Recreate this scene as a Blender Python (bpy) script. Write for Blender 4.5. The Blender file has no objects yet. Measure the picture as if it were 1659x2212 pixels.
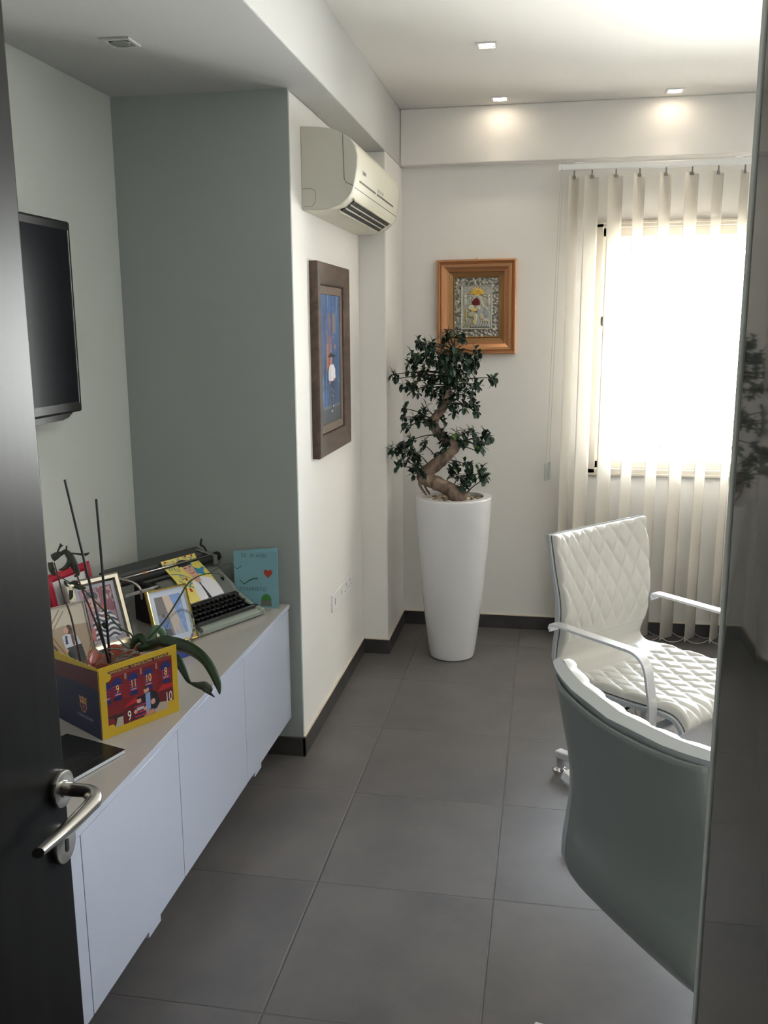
import bpy, bmesh, math, random
import numpy as np
from mathutils import Vector, Matrix
random.seed(7)
rng = np.random.default_rng(11)
scene = bpy.context.scene
col = scene.collection
PI = math.pi
# ------------------------------------------------------------------ camera
CAM_H = 1.795
RIGHT = Vector((0.98460621, 0.17468943, -0.00584903))
UP = Vector((-0.02886548, 0.19551722, 0.98027537))
FWD = Vector((-0.17238733, 0.96501638, -0.19754996))
F_PX = 1982.4
cd = bpy.data.cameras.new('camera')
cam = bpy.data.objects.new('camera', cd)
col.objects.link(cam)
cam.matrix_world = Matrix(((RIGHT.x, UP.x, -FWD.x, 0.0), (RIGHT.y, UP.y, -FWD.y, 0.0), (RIGHT.z, UP.z, -FWD.z, CAM_H), (0, 0, 0, 1)))
cd.sensor_fit = 'VERTICAL'
cd.sensor_height = 36.0
cd.lens = F_PX / 2212.0 * 36.0
cd.clip_start = 0.02
scene.camera = cam
scene.view_settings.view_transform = 'Standard'
scene.view_settings.look = 'None'
scene.view_settings.gamma = 1.0
scene.view_settings.use_curve_mapping = False
scene.view_settings.exposure = 1.55
# ------------------------------------------------------------------ daylight
w = bpy.data.worlds.new('sky'); scene.world = w; w.use_nodes = True
bg = w.node_tree.nodes['Background']
bg.inputs[1].default_value = 9.0
_n = w.node_tree.nodes; _l = w.node_tree.links
_tc = _n.new('ShaderNodeTexCoord'); _sp = _n.new('ShaderNodeSeparateXYZ'); _l.new(_tc.outputs['Generated'], _sp.inputs[0])
_rp = _n.new('ShaderNodeValToRGB'); _mr = _n.new('ShaderNodeMapRange'); _l.new(_sp.outputs[2], _mr.inputs[0]); _mr.inputs[1].default_value = -0.25; _mr.inputs[2].default_value = 0.25
_rp.color_ramp.elements[0].color = (3.0, 2.90, 2.74, 1)      # lower half boosted to throw light up onto the ceiling, as sunlit ground
_rp.color_ramp.elements[1].color = (0.82, 0.92, 1.08, 1)     # pale sky
_l.new(_mr.outputs[0], _rp.inputs[0]); _l.new(_rp.outputs[0], bg.inputs[0])


def area(name, loc, rot, sx, sy, power, color, portal=False):
    l = bpy.data.lights.new(name, 'AREA'); l.shape = 'RECTANGLE'; l.size = sx; l.size_y = sy
    l.energy = power; l.color = color
    if portal: l.cycles.is_portal = True
    o = bpy.data.objects.new(name, l); o.location = loc; o.rotation_euler = rot
    col.objects.link(o); return o


def ray(px, py):
    return RIGHT * ((px - 829.5) / F_PX) + UP * ((1106.0 - py) / F_PX) + FWD


def at(px, py, Y):          # the place at depth Y that is seen at (px, py) of the photograph
    d = ray(px, py); return Vector((0, 0, CAM_H)) + d * (Y / d.y)


def atz(px, py, z):
    d = ray(px, py); return Vector((0, 0, CAM_H)) + d * ((z - CAM_H) / d.z)


def atx(px, py, X):
    d = ray(px, py); return Vector((0, 0, CAM_H)) + d * (X / d.x)


area('window_daylight', (1.67, 5.50, 1.65), (-PI/2, 0, 0), 2.95, 1.42, 1, (1, 1, 1), portal=True)
# ------------------------------------------------------------------ materials
MATS = {}


def mat(name, color=(0.8, 0.8, 0.8), rough=0.5, metal=0.0, noise=0.0, nscale=20.0, bump=0.0, bscale=200.0, spec=0.5, coat=0.0, color2=None, emis=None, estr=0.0, trans=0.0, ior=1.45, stretch=None):
    if name in MATS: return MATS[name]
    m = bpy.data.materials.new(name); m.use_nodes = True
    nt = m.node_tree; p = nt.nodes['Principled BSDF']
    p.inputs['Base Color'].default_value = (*color, 1)
    p.inputs['Roughness'].default_value = rough
    p.inputs['Metallic'].default_value = metal
    p.inputs['Specular IOR Level'].default_value = spec
    p.inputs['Coat Weight'].default_value = coat
    p.inputs['Coat Roughness'].default_value = 0.05
    p.inputs['Transmission Weight'].default_value = trans
    p.inputs['IOR'].default_value = ior
    if emis: p.inputs['Emission Color'].default_value = (*emis, 1); p.inputs['Emission Strength'].default_value = estr
    tc = nt.nodes.new('ShaderNodeTexCoord'); mp = nt.nodes.new('ShaderNodeMapping')
    nt.links.new(tc.outputs['Object'], mp.inputs['Vector'])
    if stretch: mp.inputs['Scale'].default_value = stretch
    if noise > 0 or color2:
        n = nt.nodes.new('ShaderNodeTexNoise'); n.inputs['Scale'].default_value = nscale; n.inputs['Detail'].default_value = 5
        nt.links.new(mp.outputs[0], n.inputs['Vector'])
        r = nt.nodes.new('ShaderNodeValToRGB')
        c2 = color2 or tuple(max(0, c * (1 - noise)) for c in color)
        c1 = color if color2 else tuple(min(1, c * (1 + noise * 0.6)) for c in color)
        r.color_ramp.elements[0].position = 0.35; r.color_ramp.elements[1].position = 0.68
        r.color_ramp.elements[0].color = (*c2, 1); r.color_ramp.elements[1].color = (*c1, 1)
        nt.links.new(n.outputs['Fac'], r.inputs[0]); nt.links.new(r.outputs[0], p.inputs['Base Color'])
    if bump > 0:
        n2 = nt.nodes.new('ShaderNodeTexNoise'); n2.inputs['Scale'].default_value = bscale; n2.inputs['Detail'].default_value = 3
        nt.links.new(mp.outputs[0], n2.inputs['Vector'])
        b = nt.nodes.new('ShaderNodeBump'); b.inputs['Strength'].default_value = bump; b.inputs['Distance'].default_value = 0.002
        nt.links.new(n2.outputs['Fac'], b.inputs['Height']); nt.links.new(b.outputs[0], p.inputs['Normal'])
    MATS[name] = m; return m


def vcol(name, rough=0.5, metal=0.0, coat=0.0):
    if name in MATS: return MATS[name]
    m = mat(name, rough=rough, metal=metal, coat=coat)
    nt = m.node_tree; a = nt.nodes.new('ShaderNodeVertexColor'); a.layer_name = 'Col'
    nt.links.new(a.outputs[0], nt.nodes['Principled BSDF'].inputs['Base Color']); return m


def floor_material():
    m = bpy.data.materials.new('grey_porcelain_tile'); m.use_nodes = True; nt = m.node_tree; N = nt.nodes.new; L = nt.links.new
    p = nt.nodes['Principled BSDF']
    tc = N('ShaderNodeTexCoord'); sp = N('ShaderNodeSeparateXYZ'); L(tc.outputs['Object'], sp.inputs[0])

    def line(sock, off, size, width):
        a = N('ShaderNodeMath'); a.operation = 'SUBTRACT'; L(sock, a.inputs[0]); a.inputs[1].default_value = off
        b = N('ShaderNodeMath'); b.operation = 'DIVIDE'; L(a.outputs[0], b.inputs[0]); b.inputs[1].default_value = size
        fl = N('ShaderNodeMath'); fl.operation = 'FLOOR'; L(b.outputs[0], fl.inputs[0])
        c = N('ShaderNodeMath'); c.operation = 'PINGPONG'; L(b.outputs[0], c.inputs[0]); c.inputs[1].default_value = 0.5
        d = N('ShaderNodeMapRange'); L(c.outputs[0], d.inputs[0])
        d.inputs[1].default_value = width / size * 0.55; d.inputs[2].default_value = width / size * 1.0
        return d.outputs[0], fl.outputs[0]
    lx, fx = line(sp.outputs[0], -0.1277, 0.5768, 0.0042)
    ly, fy = line(sp.outputs[1], 5.0456, 0.6, 0.0042)
    mn = N('ShaderNodeMath'); mn.operation = 'MINIMUM'; L(lx, mn.inputs[0]); L(ly, mn.inputs[1])
    cb = N('ShaderNodeCombineXYZ'); L(fx, cb.inputs[0]); L(fy, cb.inputs[1])
    wn = N('ShaderNodeTexWhiteNoise'); wn.noise_dimensions = '3D'; L(cb.outputs[0], wn.inputs['Vector'])
    ofs = N('ShaderNodeVectorMath'); ofs.operation = 'SCALE'; L(wn.outputs['Color'], ofs.inputs[0]); ofs.inputs['Scale'].default_value = 8.0
    ad = N('ShaderNodeVectorMath'); ad.operation = 'ADD'; L(tc.outputs['Object'], ad.inputs[0]); L(ofs.outputs[0], ad.inputs[1])
    n = N('ShaderNodeTexNoise'); n.inputs['Scale'].default_value = 3.2; n.inputs['Detail'].default_value = 8; n.inputs['Roughness'].default_value = 0.62
    L(ad.outputs[0], n.inputs['Vector'])
    r = N('ShaderNodeValToRGB'); r.color_ramp.elements[0].position = 0.3; r.color_ramp.elements[1].position = 0.72
    r.color_ramp.elements[0].color = (0.100, 0.094, 0.097, 1); r.color_ramp.elements[1].color = (0.152, 0.138, 0.132, 1)
    L(n.outputs['Fac'], r.inputs[0])
    mx = N('ShaderNodeMix'); mx.data_type = 'RGBA'; L(mn.outputs[0], mx.inputs[0])
    mx.inputs[6].default_value = (0.115, 0.105, 0.10, 1); L(r.outputs[0], mx.inputs[7]); L(mx.outputs[2], p.inputs['Base Color'])
    rr = N('ShaderNodeMapRange'); L(n.outputs['Fac'], rr.inputs[0]); rr.inputs[3].default_value = 0.36; rr.inputs[4].default_value = 0.5
    L(rr.outputs[0], p.inputs['Roughness'])
    fn = N('ShaderNodeTexNoise'); fn.inputs['Scale'].default_value = 90; L(tc.outputs['Object'], fn.inputs['Vector'])
    hs = N('ShaderNodeMath'); hs.operation = 'MULTIPLY_ADD'; L(fn.outputs['Fac'], hs.inputs[0]); hs.inputs[1].default_value = 0.05; L(mn.outputs[0], hs.inputs[2])
    b = N('ShaderNodeBump'); b.inputs['Strength'].default_value = 0.9; b.inputs['Distance'].default_value = 0.0025
    L(hs.outputs[0], b.inputs['Height']); L(b.outputs[0], p.inputs['Normal'])
    return m


M_FLOOR = floor_material()
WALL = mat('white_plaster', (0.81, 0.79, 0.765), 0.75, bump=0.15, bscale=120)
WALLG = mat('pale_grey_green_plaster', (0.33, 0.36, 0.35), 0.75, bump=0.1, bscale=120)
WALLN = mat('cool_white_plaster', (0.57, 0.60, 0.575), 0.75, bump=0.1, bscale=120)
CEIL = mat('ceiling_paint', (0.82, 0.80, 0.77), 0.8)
BASE = mat('baseboard_tile', (0.058, 0.054, 0.055), 0.35, noise=0.3, nscale=6)
CAULK = mat('cream_caulk', (0.75, 0.66, 0.55), 0.7)
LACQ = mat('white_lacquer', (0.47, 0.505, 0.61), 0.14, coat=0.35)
TOPM = mat('cream_worktop', (0.42, 0.385, 0.36), 0.16, coat=0.3)
DARKGAP = mat('shadow_gap', (0.05, 0.05, 0.055), 0.6)
DOORM = mat('dark_wenge_lacquer', (0.007, 0.0065, 0.0065), 0.34, spec=0.10, noise=0.4, nscale=30, stretch=(1, 1, 0.08))
STEEL = mat('brushed_steel', (0.50, 0.48, 0.45), 0.24, metal=1.0)
CHROME = mat('chrome', (0.75, 0.75, 0.76), 0.08, metal=1.0)
BLACKP = mat('black_plastic', (0.012, 0.012, 0.013), 0.35, spec=0.3)
SCREEN = mat('tv_screen', (0.010, 0.011, 0.014), 0.2, spec=0.08)
WHITEP = mat('white_plastic', (0.8, 0.8, 0.8), 0.35)
ACM = mat('ivory_plastic', (0.70, 0.67, 0.56), 0.4)
ACS = mat('grey_ivory_plastic', (0.56, 0.55, 0.48), 0.45)
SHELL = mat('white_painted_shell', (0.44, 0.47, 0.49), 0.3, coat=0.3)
LEATHER = mat('cream_leather', (0.60, 0.585, 0.545), 0.30, bump=0.12, bscale=500)
ALU = mat('satin_aluminium', (0.80, 0.80, 0.82), 0.3, metal=0.55)
WOOD = mat('walnut_frame', (0.10, 0.065, 0.05), 0.35, noise=0.4, nscale=25, stretch=(1, 0.15, 1))
WOODIN = mat('brown_inner_frame', (0.17, 0.125, 0.10), 0.4)
COPPER = mat('copper_gilt', (0.50, 0.25, 0.12), 0.34, metal=0.55)
COPPERD = mat('bronze_gilt', (0.30, 0.16, 0.06), 0.4, metal=0.5)
GOLD = mat('polished_gold', (0.83, 0.60, 0.16), 0.18, metal=1.0)
SILVER = mat('silver_gilt', (0.78, 0.72, 0.60), 0.2, metal=1.0)
POTW = mat('glossy_white_glaze', (0.70, 0.70, 0.72), 0.12, coat=0.6)
BARK = mat('brown_bark', (0.25, 0.18, 0.14), 0.85, noise=0.55, nscale=30, bump=1.0, bscale=90, stretch=(1, 1, 0.45))
TWIG = mat('green_brown_twig', (0.045, 0.032, 0.02), 0.7)
LEAF = mat('dark_green_leaf', (0.028, 0.066, 0.040), 0.3, noise=0.5, nscale=14, color2=(0.014, 0.036, 0.024))
LEAFY = mat('young_green_leaf', (0.08, 0.20, 0.03), 0.35)
PEB = vcol('pebbles', 0.6)
SOIL = mat('brown_soil', (0.09, 0.055, 0.035), 0.95, noise=0.5, nscale=80)
WINF = mat('beige_window_frame', (0.47, 0.43, 0.37), 0.45)
DARKM = mat('dark_metal', (0.06, 0.055, 0.05), 0.4, metal=0.6)
GREYW = mat('light_grey_cord', (0.6, 0.58, 0.55), 0.6)
PRINT = vcol('printed_card', 0.4)
PHOTOM = vcol('glossy_photo', 0.3, coat=0.4)
PAINTM = vcol('oil_paint', 0.5)
RELIEF = vcol('embossed_silver', 0.33, metal=0.75)
BLUECARD = mat('blue_card', (0.20, 0.40, 0.47), 0.6)
INK = mat('dark_ink', (0.08, 0.14, 0.17), 0.6)
LEAFO = mat('orchid_leaf', (0.016, 0.038, 0.012), 0.25)
STEM = mat('orchid_stem', (0.07, 0.022, 0.018), 0.5)
STEMG = mat('green_stem', (0.05, 0.075, 0.035), 0.5)
ROOT = mat('silver_root', (0.27, 0.29, 0.25), 0.7, noise=0.4, nscale=60)
WITHER = mat('withered_leaf', (0.05, 0.058, 0.038), 0.6, noise=0.5, nscale=40)
TWG = mat('typewriter_grey', (0.15, 0.16, 0.145), 0.5, bump=0.2, bscale=400)
TWL = mat('typewriter_light_grey', (0.24, 0.27, 0.235), 0.5, bump=0.2, bscale=400)
TWD = mat('typewriter_dark', (0.025, 0.024, 0.025), 0.45)
TWB = mat('typewriter_brown', (0.075, 0.06, 0.055), 0.5)
KEY = mat('black_key', (0.022, 0.022, 0.025), 0.28)
REDK = mat('red_key', (0.45, 0.03, 0.04), 0.4)
RUB = mat('platen_rubber', (0.02, 0.02, 0.02), 0.5)


def transparent_mix(name, col_, rough, fac, ior=1.45):
    m = bpy.data.materials.new(name); m.use_nodes = True; nt = m.node_tree
    nt.nodes.remove(nt.nodes['Principled BSDF']); out = nt.nodes['Material Output']
    t = nt.nodes.new('ShaderNodeBsdfTransparent'); t.inputs[0].default_value = (*col_, 1)
    g = nt.nodes.new('ShaderNodeBsdfGlossy'); g.inputs['Roughness'].default_value = rough
    f = nt.nodes.new('ShaderNodeFresnel'); f.inputs[0].default_value = ior
    mx = nt.nodes.new('ShaderNodeMixShader')
    nt.links.new(f.outputs[0], mx.inputs[0]); nt.links.new(t.outputs[0], mx.inputs[1]); nt.links.new(g.outputs[0], mx.inputs[2])
    nt.links.new(mx.outputs[0], out.inputs[0]); MATS[name] = m; return m


GLASS = transparent_mix('clear_glass', (0.96, 0.98, 0.97), 0.02, 0.1)
ACRYL = transparent_mix('clear_acrylic', (0.95, 0.97, 0.97), 0.03, 0.1, 1.35)
PANELM = mat('smoked_glossy_glass', (0.15, 0.153, 0.146), 0.03)


def slat_material():
    m = bpy.data.materials.new('cream_blind_fabric'); m.use_nodes = True; nt = m.node_tree
    p = nt.nodes['Principled BSDF']; p.inputs['Base Color'].default_value = (0.84, 0.81, 0.76, 1); p.inputs['Roughness'].default_value = 0.8
    t = nt.nodes.new('ShaderNodeBsdfTranslucent'); t.inputs[0].default_value = (0.95, 0.91, 0.85, 1)
    wv = nt.nodes.new('ShaderNodeTexNoise'); wv.inputs['Scale'].default_value = 400
    b = nt.nodes.new('ShaderNodeBump'); b.inputs['Strength'].default_value = 0.1; b.inputs['Distance'].default_value = 0.001
    nt.links.new(wv.outputs['Fac'], b.inputs['Height']); nt.links.new(b.outputs[0], p.inputs['Normal'])
    mx = nt.nodes.new('ShaderNodeMixShader'); mx.inputs[0].default_value = 0.42
    nt.links.new(p.outputs[0], mx.inputs[1]); nt.links.new(t.outputs[0], mx.inputs[2]); nt.links.new(mx.outputs[0], nt.nodes['Material Output'].inputs[0])
    return m


SLATM = slat_material()


# ------------------------------------------------------------------ mesh helpers
class MB:
    def __init__(s): s.v = []; s.f = []

    def add(s, vs, fs):
        n = len(s.v); s.v += [tuple(v) for v in vs]; s.f += [tuple(i + n for i in f) for f in fs]; return s

    def box(s, x0, x1, y0, y1, z0, z1):
        vs = [(x, y, z) for z in (z0, z1) for y in (y0, y1) for x in (x0, x1)]
        return s.add(vs, [(0, 2, 3, 1), (4, 5, 7, 6), (0, 1, 5, 4), (2, 6, 7, 3), (0, 4, 6, 2), (1, 3, 7, 5)])

    def prism(s, pts, a, b, axis='y'):
        n = len(pts)
        if axis == 'y': A = [(p[0], a, p[1]) for p in pts] + [(p[0], b, p[1]) for p in pts]
        elif axis == 'x': A = [(a, p[0], p[1]) for p in pts] + [(b, p[0], p[1]) for p in pts]
        else: A = [(p[0], p[1], a) for p in pts] + [(p[0], p[1], b) for p in pts]
        return s.add(A, [tuple(range(n))[::-1], tuple(range(n, 2 * n))] + [(i, (i + 1) % n, n + (i + 1) % n, n + i) for i in range(n)])

    def tube(s, pts, rad, n=8, caps=True, flat=1.0):
        pts = [Vector(p) for p in pts]; m = len(pts)
        rad = rad if isinstance(rad, (list, tuple)) else [rad] * m
        base = len(s.v); ref = None; rings = []
        for i, p in enumerate(pts):
            t = (pts[min(i + 1, m - 1)] - pts[max(i - 1, 0)]).normalized()
            if ref is None: ref = t.orthogonal().normalized()
            ref = (ref - t * ref.dot(t)).normalized(); bi = t.cross(ref)
            for k in range(n):
                a = 2 * PI * k / n; s.v.append(tuple(p + (ref * math.cos(a) + bi * math.sin(a) * flat) * rad[i]))
        for i in range(m - 1):
            for k in range(n):
                s.f.append((base + i * n + k, base + i * n + (k + 1) % n, base + (i + 1) * n + (k + 1) % n, base + (i + 1) * n + k))
        if caps:
            s.f.append(tuple(base + k for k in range(n))[::-1]); s.f.append(tuple(base + (m - 1) * n + k for k in range(n)))
        return s

    def lathe(s, prof, n=48, c=(0, 0), axis='z', o=(0, 0, 0)):
        base = len(s.v); m = len(prof)
        for r, z in prof:
            for k in range(n):
                a = 2 * PI * k / n; q = (r * math.cos(a), r * math.sin(a), z)
                if axis == 'x': q = (q[2], q[0], q[1])
                if axis == 'y': q = (q[0], q[2], q[1])
                s.v.append((q[0] + o[0], q[1] + o[1], q[2] + o[2]))
        for i in range(m - 1):
            for k in range(n):
                s.f.append((base + i * n + k, base + i * n + (k + 1) % n, base + (i + 1) * n + (k + 1) % n, base + (i + 1) * n + k))
        s.f.append(tuple(base + k for k in range(n))[::-1]); s.f.append(tuple(base + (m - 1) * n + k for k in range(n)))
        return s

    def grid(s, fn, nu, nv, closed=False):
        base = len(s.v)
        for i in range(nu + 1):
            for j in range(nv + 1): s.v.append(tuple(fn(i / nu, j / nv)))
        for i in range(nu):
            for j in range(nv):
                a = base + i * (nv + 1) + j; s.f.append((a, a + nv + 1, a + nv + 2, a + 1))
        return s

    def build(s, name, m, parent=None, smooth=False, bevel=0.0, seg=2, solid=0.0, auto=False):
        me = bpy.data.meshes.new(name); me.from_pydata(s.v, [], s.f); me.update()
        bm = bmesh.new(); bm.from_mesh(me); bmesh.ops.recalc_face_normals(bm, faces=bm.faces); bm.to_mesh(me); bm.free()
        me.materials.append(m)
        if smooth: me.polygons.foreach_set('use_smooth', [True] * len(me.polygons))
        if auto: me.set_sharp_from_angle(angle=math.radians(35))
        o = bpy.data.objects.new(name, me); col.objects.link(o)
        if parent: o.parent = parent
        if solid: q = o.modifiers.new('solid', 'SOLIDIFY'); q.thickness = solid; q.offset = 0
        if bevel:
            q = o.modifiers.new('bevel', 'BEVEL'); q.width = bevel; q.segments = seg; q.limit_method = 'ANGLE'; q.angle_limit = math.radians(40)
            me.polygons.foreach_set('use_smooth', [True] * len(me.polygons)); me.set_sharp_from_angle(angle=math.radians(30))
        return o


def tag(o, label, cat, group=None, kind=None):
    o['label'] = label; o['category'] = cat
    if group: o['group'] = group
    if kind: o['kind'] = kind
    return o


def struct(o): o['kind'] = 'structure'; return o


def thing(name, label, cat, loc=(0, 0, 0), rotz=0.0, group=None):
    o = bpy.data.objects.new(name, None); o.empty_display_size = 0.05; col.objects.link(o)
    o.location = loc; o.rotation_euler = (0, 0, rotz); return tag(o, label, cat, group)


def dup(root, loc=None, rotz=None):
    r = root.copy(); col.objects.link(r)
    if loc is not None: r.location = loc
    if rotz is not None: r.rotation_euler = (0, 0, rotz)
    for ch in list(root.children):
        c = ch.copy(); col.objects.link(c); c.parent = r
        for g in list(ch.children):
            d = g.copy(); col.objects.link(d); d.parent = c
    return r


def lettering(s, size, m, parent, matrix, name='lettering', align='CENTER', sx=1.0):
    cu = bpy.data.curves.new('t', 'FONT'); cu.body = s; cu.size = size; cu.align_x = align; cu.align_y = 'CENTER'; cu.extrude = 0.0002
    cu.resolution_u = 3
    t = bpy.data.objects.new('t', cu); col.objects.link(t); bpy.context.view_layer.update()
    me = bpy.data.meshes.new_from_object(t.evaluated_get(bpy.context.evaluated_depsgraph_get()))
    bpy.data.objects.remove(t); bpy.data.curves.remove(cu)
    me.transform(Matrix.Diagonal((sx, 1, 1, 1))); me.transform(matrix); me.materials.clear(); me.materials.append(m)
    o = bpy.data.objects.new(name, me); col.objects.link(o); o.parent = parent; return o


# a painted surface: a grid mesh whose point colours are the print
class Canvas:
    def __init__(s, W, H, bg):
        s.W, s.H = W, H; s.a = np.ones((H, W, 3)) * np.array(bg); s.h = np.zeros((H, W))
        yy, xx = np.mgrid[0:H, 0:W]; s.x = (xx + .5) / W; s.y = 1 - (yy + .5) / H      # 0..1, y up

    def put(s, mask, c, k=1.0, hh=None):
        s.a[mask] = s.a[mask] * (1 - k) + np.array(c) * k
        if hh is not None: s.h[mask] = hh
        return mask

    def rect(s, x0, y0, x1, y1, c, k=1.0): return s.put((s.x >= x0) & (s.x <= x1) & (s.y >= y0) & (s.y <= y1), c, k)
    def ell(s, cx, cy, rx, ry, c, k=1.0): return s.put(((s.x - cx) / rx) ** 2 + ((s.y - cy) / ry) ** 2 <= 1, c, k)

    def mpoly(s, pts):
        ins = np.zeros((s.H, s.W), bool); n = len(pts)
        for i in range(n):
            x1, y1 = pts[i]; x2, y2 = pts[(i + 1) % n]
            if y1 == y2: continue
            c = ((y1 > s.y) != (y2 > s.y)) & (s.x < (x2 - x1) * (s.y - y1) / (y2 - y1) + x1); ins ^= c
        return ins

    def poly(s, pts, c, k=1.0): return s.put(s.mpoly(pts), c, k)

    def mline(s, pts, wd, asp=1.0):
        m = np.zeros((s.H, s.W), bool)
        for (x1, y1), (x2, y2) in zip(pts[:-1], pts[1:]):
            dx, dy = (x2 - x1), (y2 - y1) * asp; L2 = dx * dx + dy * dy + 1e-12
            t = np.clip(((s.x - x1) * dx + (s.y - y1) * asp * dy) / L2, 0, 1)
            m |= ((s.x - x1 - t * dx) ** 2 + ((s.y - y1) * asp - t * dy) ** 2) < wd * wd
        return m

    def line(s, pts, wd, c, k=1.0, asp=1.0): return s.put(s.mline(pts, wd, asp), c, k)

    def noise(s, cells, amp, cx=None):
        cx = cx or cells; g = rng.normal(size=(cells + 2, cx + 2)); yy = s.y * cells; xx = s.x * cx
        i = yy.astype(int); j = xx.astype(int); fy = yy - i; fx = xx - j
        fy = fy * fy * (3 - 2 * fy); fx = fx * fx * (3 - 2 * fx)
        n = g[i, j] * (1 - fy) * (1 - fx) + g[i + 1, j] * fy * (1 - fx) + g[i, j + 1] * (1 - fy) * fx + g[i + 1, j + 1] * fy * fx
        return n * amp

    def build(s, name, m, parent, fn):      # fn(u, v, h) -> local position
        H, W = s.H, s.W; vs = []
        for r in range(H):
            for c in range(W): vs.append(fn(c / (W - 1), 1 - r / (H - 1), s.h[r, c]))
        fs = [(r * W + c, (r + 1) * W + c, (r + 1) * W + c + 1, r * W + c + 1) for r in range(H - 1) for c in range(W - 1)]
        me = bpy.data.meshes.new(name); me.from_pydata([tuple(v) for v in vs], [], fs); me.update()
        at_ = me.color_attributes.new('Col', 'FLOAT_COLOR', 'POINT')
        rgba = np.ones((H * W, 4)); rgba[:, :3] = np.clip(s.a.reshape(-1, 3), 0, 1); at_.data.foreach_set('color', rgba.ravel())
        me.polygons.foreach_set('use_smooth', [True] * len(me.polygons)); me.materials.append(m)
        o = bpy.data.objects.new(name, me); col.objects.link(o); o.parent = parent; return o


def S(r, g, b):     # display colour -> linear
    f = lambda c: ((c / 255 + 0.055) / 1.055) ** 2.4 if c > 10 else c / 255 / 12.92
    return (f(r), f(g), f(b))


# ================================================================== THE ROOM
XL, XP, XC, YN, YC, YB = -1.69, -0.985, -0.842, 3.528, 4.817, 5.37
ZB, ZC, XR, YF = 2.666, 2.962, 4.2, 0.10
fl = MB().box(-2.0, XR + 0.3, -2.0, YB + 0.15, -0.05, 0).build('floor', M_FLOOR); struct(fl)
struct(MB().box(-2.0, XR + 0.3, -2.0, YB + 0.2, ZC, ZC + 0.1).build('ceiling', CEIL))
# lowered soffit over the alcove and along the left wall
struct(MB().box(XL, XC, YF, YB, ZB, ZC).build('ceiling_soffit', mat('shaded_white_paint', (0.54, 0.54, 0.535), 0.8), bevel=0.006))  # white paint darkened: the soffit's shade is put into its colour
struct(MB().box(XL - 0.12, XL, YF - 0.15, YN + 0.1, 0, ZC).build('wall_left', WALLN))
struct(MB().box(XL, XP, YN, YN + 0.014, 0, ZB).build('wall_alcove', WALLG))
struct(MB().box(XL, XP, YN + 0.014, YC, 0, ZB).build('wall_left_pier', WALL, bevel=0.008, seg=3))
struct(MB().box(XL, XC, YC, YB, 0, ZB).build('wall_left_column', WALL, bevel=0.008, seg=3))
# back wall with the window opening and the shallow beam above
WX0, WX1, WZ0, WZ1 = 0.235, 3.10, 0.955, 2.352  # right part lies out of view, widened to let in more daylight
bw = MB().box(XC - 0.05, WX0, YB, YB + 0.15, 0, ZC).box(WX1, XR, YB, YB + 0.15, 0, ZC).box(WX0, WX1, YB, YB + 0.15, 0, WZ0).box(WX0, WX1, YB, YB + 0.15, WZ1, ZC)
struct(bw.build('wall_back', WALL))
struct(MB().box(XC, XR, YB - 0.085, YB, 2.668, ZC).build('wall_back_beam', WALL, bevel=0.006))
rw = MB().box(XR, XR + 0.15, YF, YB + 0.15, 0, ZC)
struct(rw.build('wall_right', WALL))
struct(MB().box(-2.0, -0.72, YF - 0.2, YF, 0, ZC).box(0.166, XR, YF - 0.2, YF, 0, ZC).box(-0.72, 0.166, YF - 0.2, YF, 2.45, ZC).build('wall_front', WALL))
struct(MB().box(-2.0, -1.9, -2.0, YF - 0.2, 0, ZC).box(1.9, 2.0, -2.0, YF - 0.2, 0, ZC).box(-2.0, 2.0, -2.1, -2.0, 0, ZC).build('wall_hall', WALL))


def baseboard(name, boxes):
    m = MB()
    for b in boxes: m.box(*b)
    o = m.build(name, BASE, bevel=0.001); return struct(o)


BH, BT = 0.082, 0.011
baseboard('baseboard_pier', [(XP, XP + BT, YN - BT, YC - BT, 0, BH)])
baseboard('baseboard_alcove', [(XL, XP + BT, YN - BT, YN, 0, BH)])
baseboard('baseboard_column', [(XP, XC + BT, YC - BT, YC, 0, BH), (XC, XC + BT, YC, YB, 0, BH)])
baseboard('baseboard_back', [(XC + BT, XR, YB - BT, YB, 0, BH)])
baseboard('baseboard_left', [(XL, XL + BT, YF, YN - BT, 0, BH)])
tr = MB().box(XP, XP + 0.009, YN, YC, BH, BH + 0.006).box(XP + BT, XC + 0.009, YC - 0.009, YC, BH, BH + 0.006).box(XC, XC + 0.009, YC, YB, BH, BH + 0.006).box(XC, XR, YB - 0.009, YB, BH, BH + 0.006)
struct(tr.build('trim_1', CAULK))

# ------------------------------------------------------------------ window
win = bpy.data.objects.new('window_1', None); col.objects.link(win); win.location = (WX0, YB, WZ0); struct(win)
WW, WH = WX1 - WX0, WZ1 - WZ0
fm = MB()
for a, b, c, d in ((0, WW, 0, 0.035), (0, WW, WH - 0.03, WH), (0, 0.04, 0, WH), (WW - 0.04, WW, 0, WH)): fm.box(a, b, -0.012, 0.09, c, d)
fm.box(0.0, WW, -0.02, 0.0, WH - 0.012, WH + 0.004).box(0.0, WW, -0.02, 0.0, -0.006, 0.010)
fm.build('window_frame', WINF, win, bevel=0.003)
for k, (x0, x1, yy) in enumerate(((0.04, 1.46, 0.03), (1.41, WW - 0.04, 0.055))):
    sm = MB()
    for a, b, c, d in ((x0, x1, 0.035, 0.075), (x0, x1, WH - 0.075, WH - 0.03), (x0, x0 + 0.035, 0.035, WH - 0.03), (x1 - 0.035, x1, 0.035, WH - 0.03)): sm.box(a, b, yy, yy + 0.022, c, d)
    sm.build('sash', WINF, win, bevel=0.002)
    MB().box(x0 + 0.03, x1 - 0.03, yy + 0.009, yy + 0.013, 0.07, WH - 0.07).build('pane', GLASS, win)
sh = MB()
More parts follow.
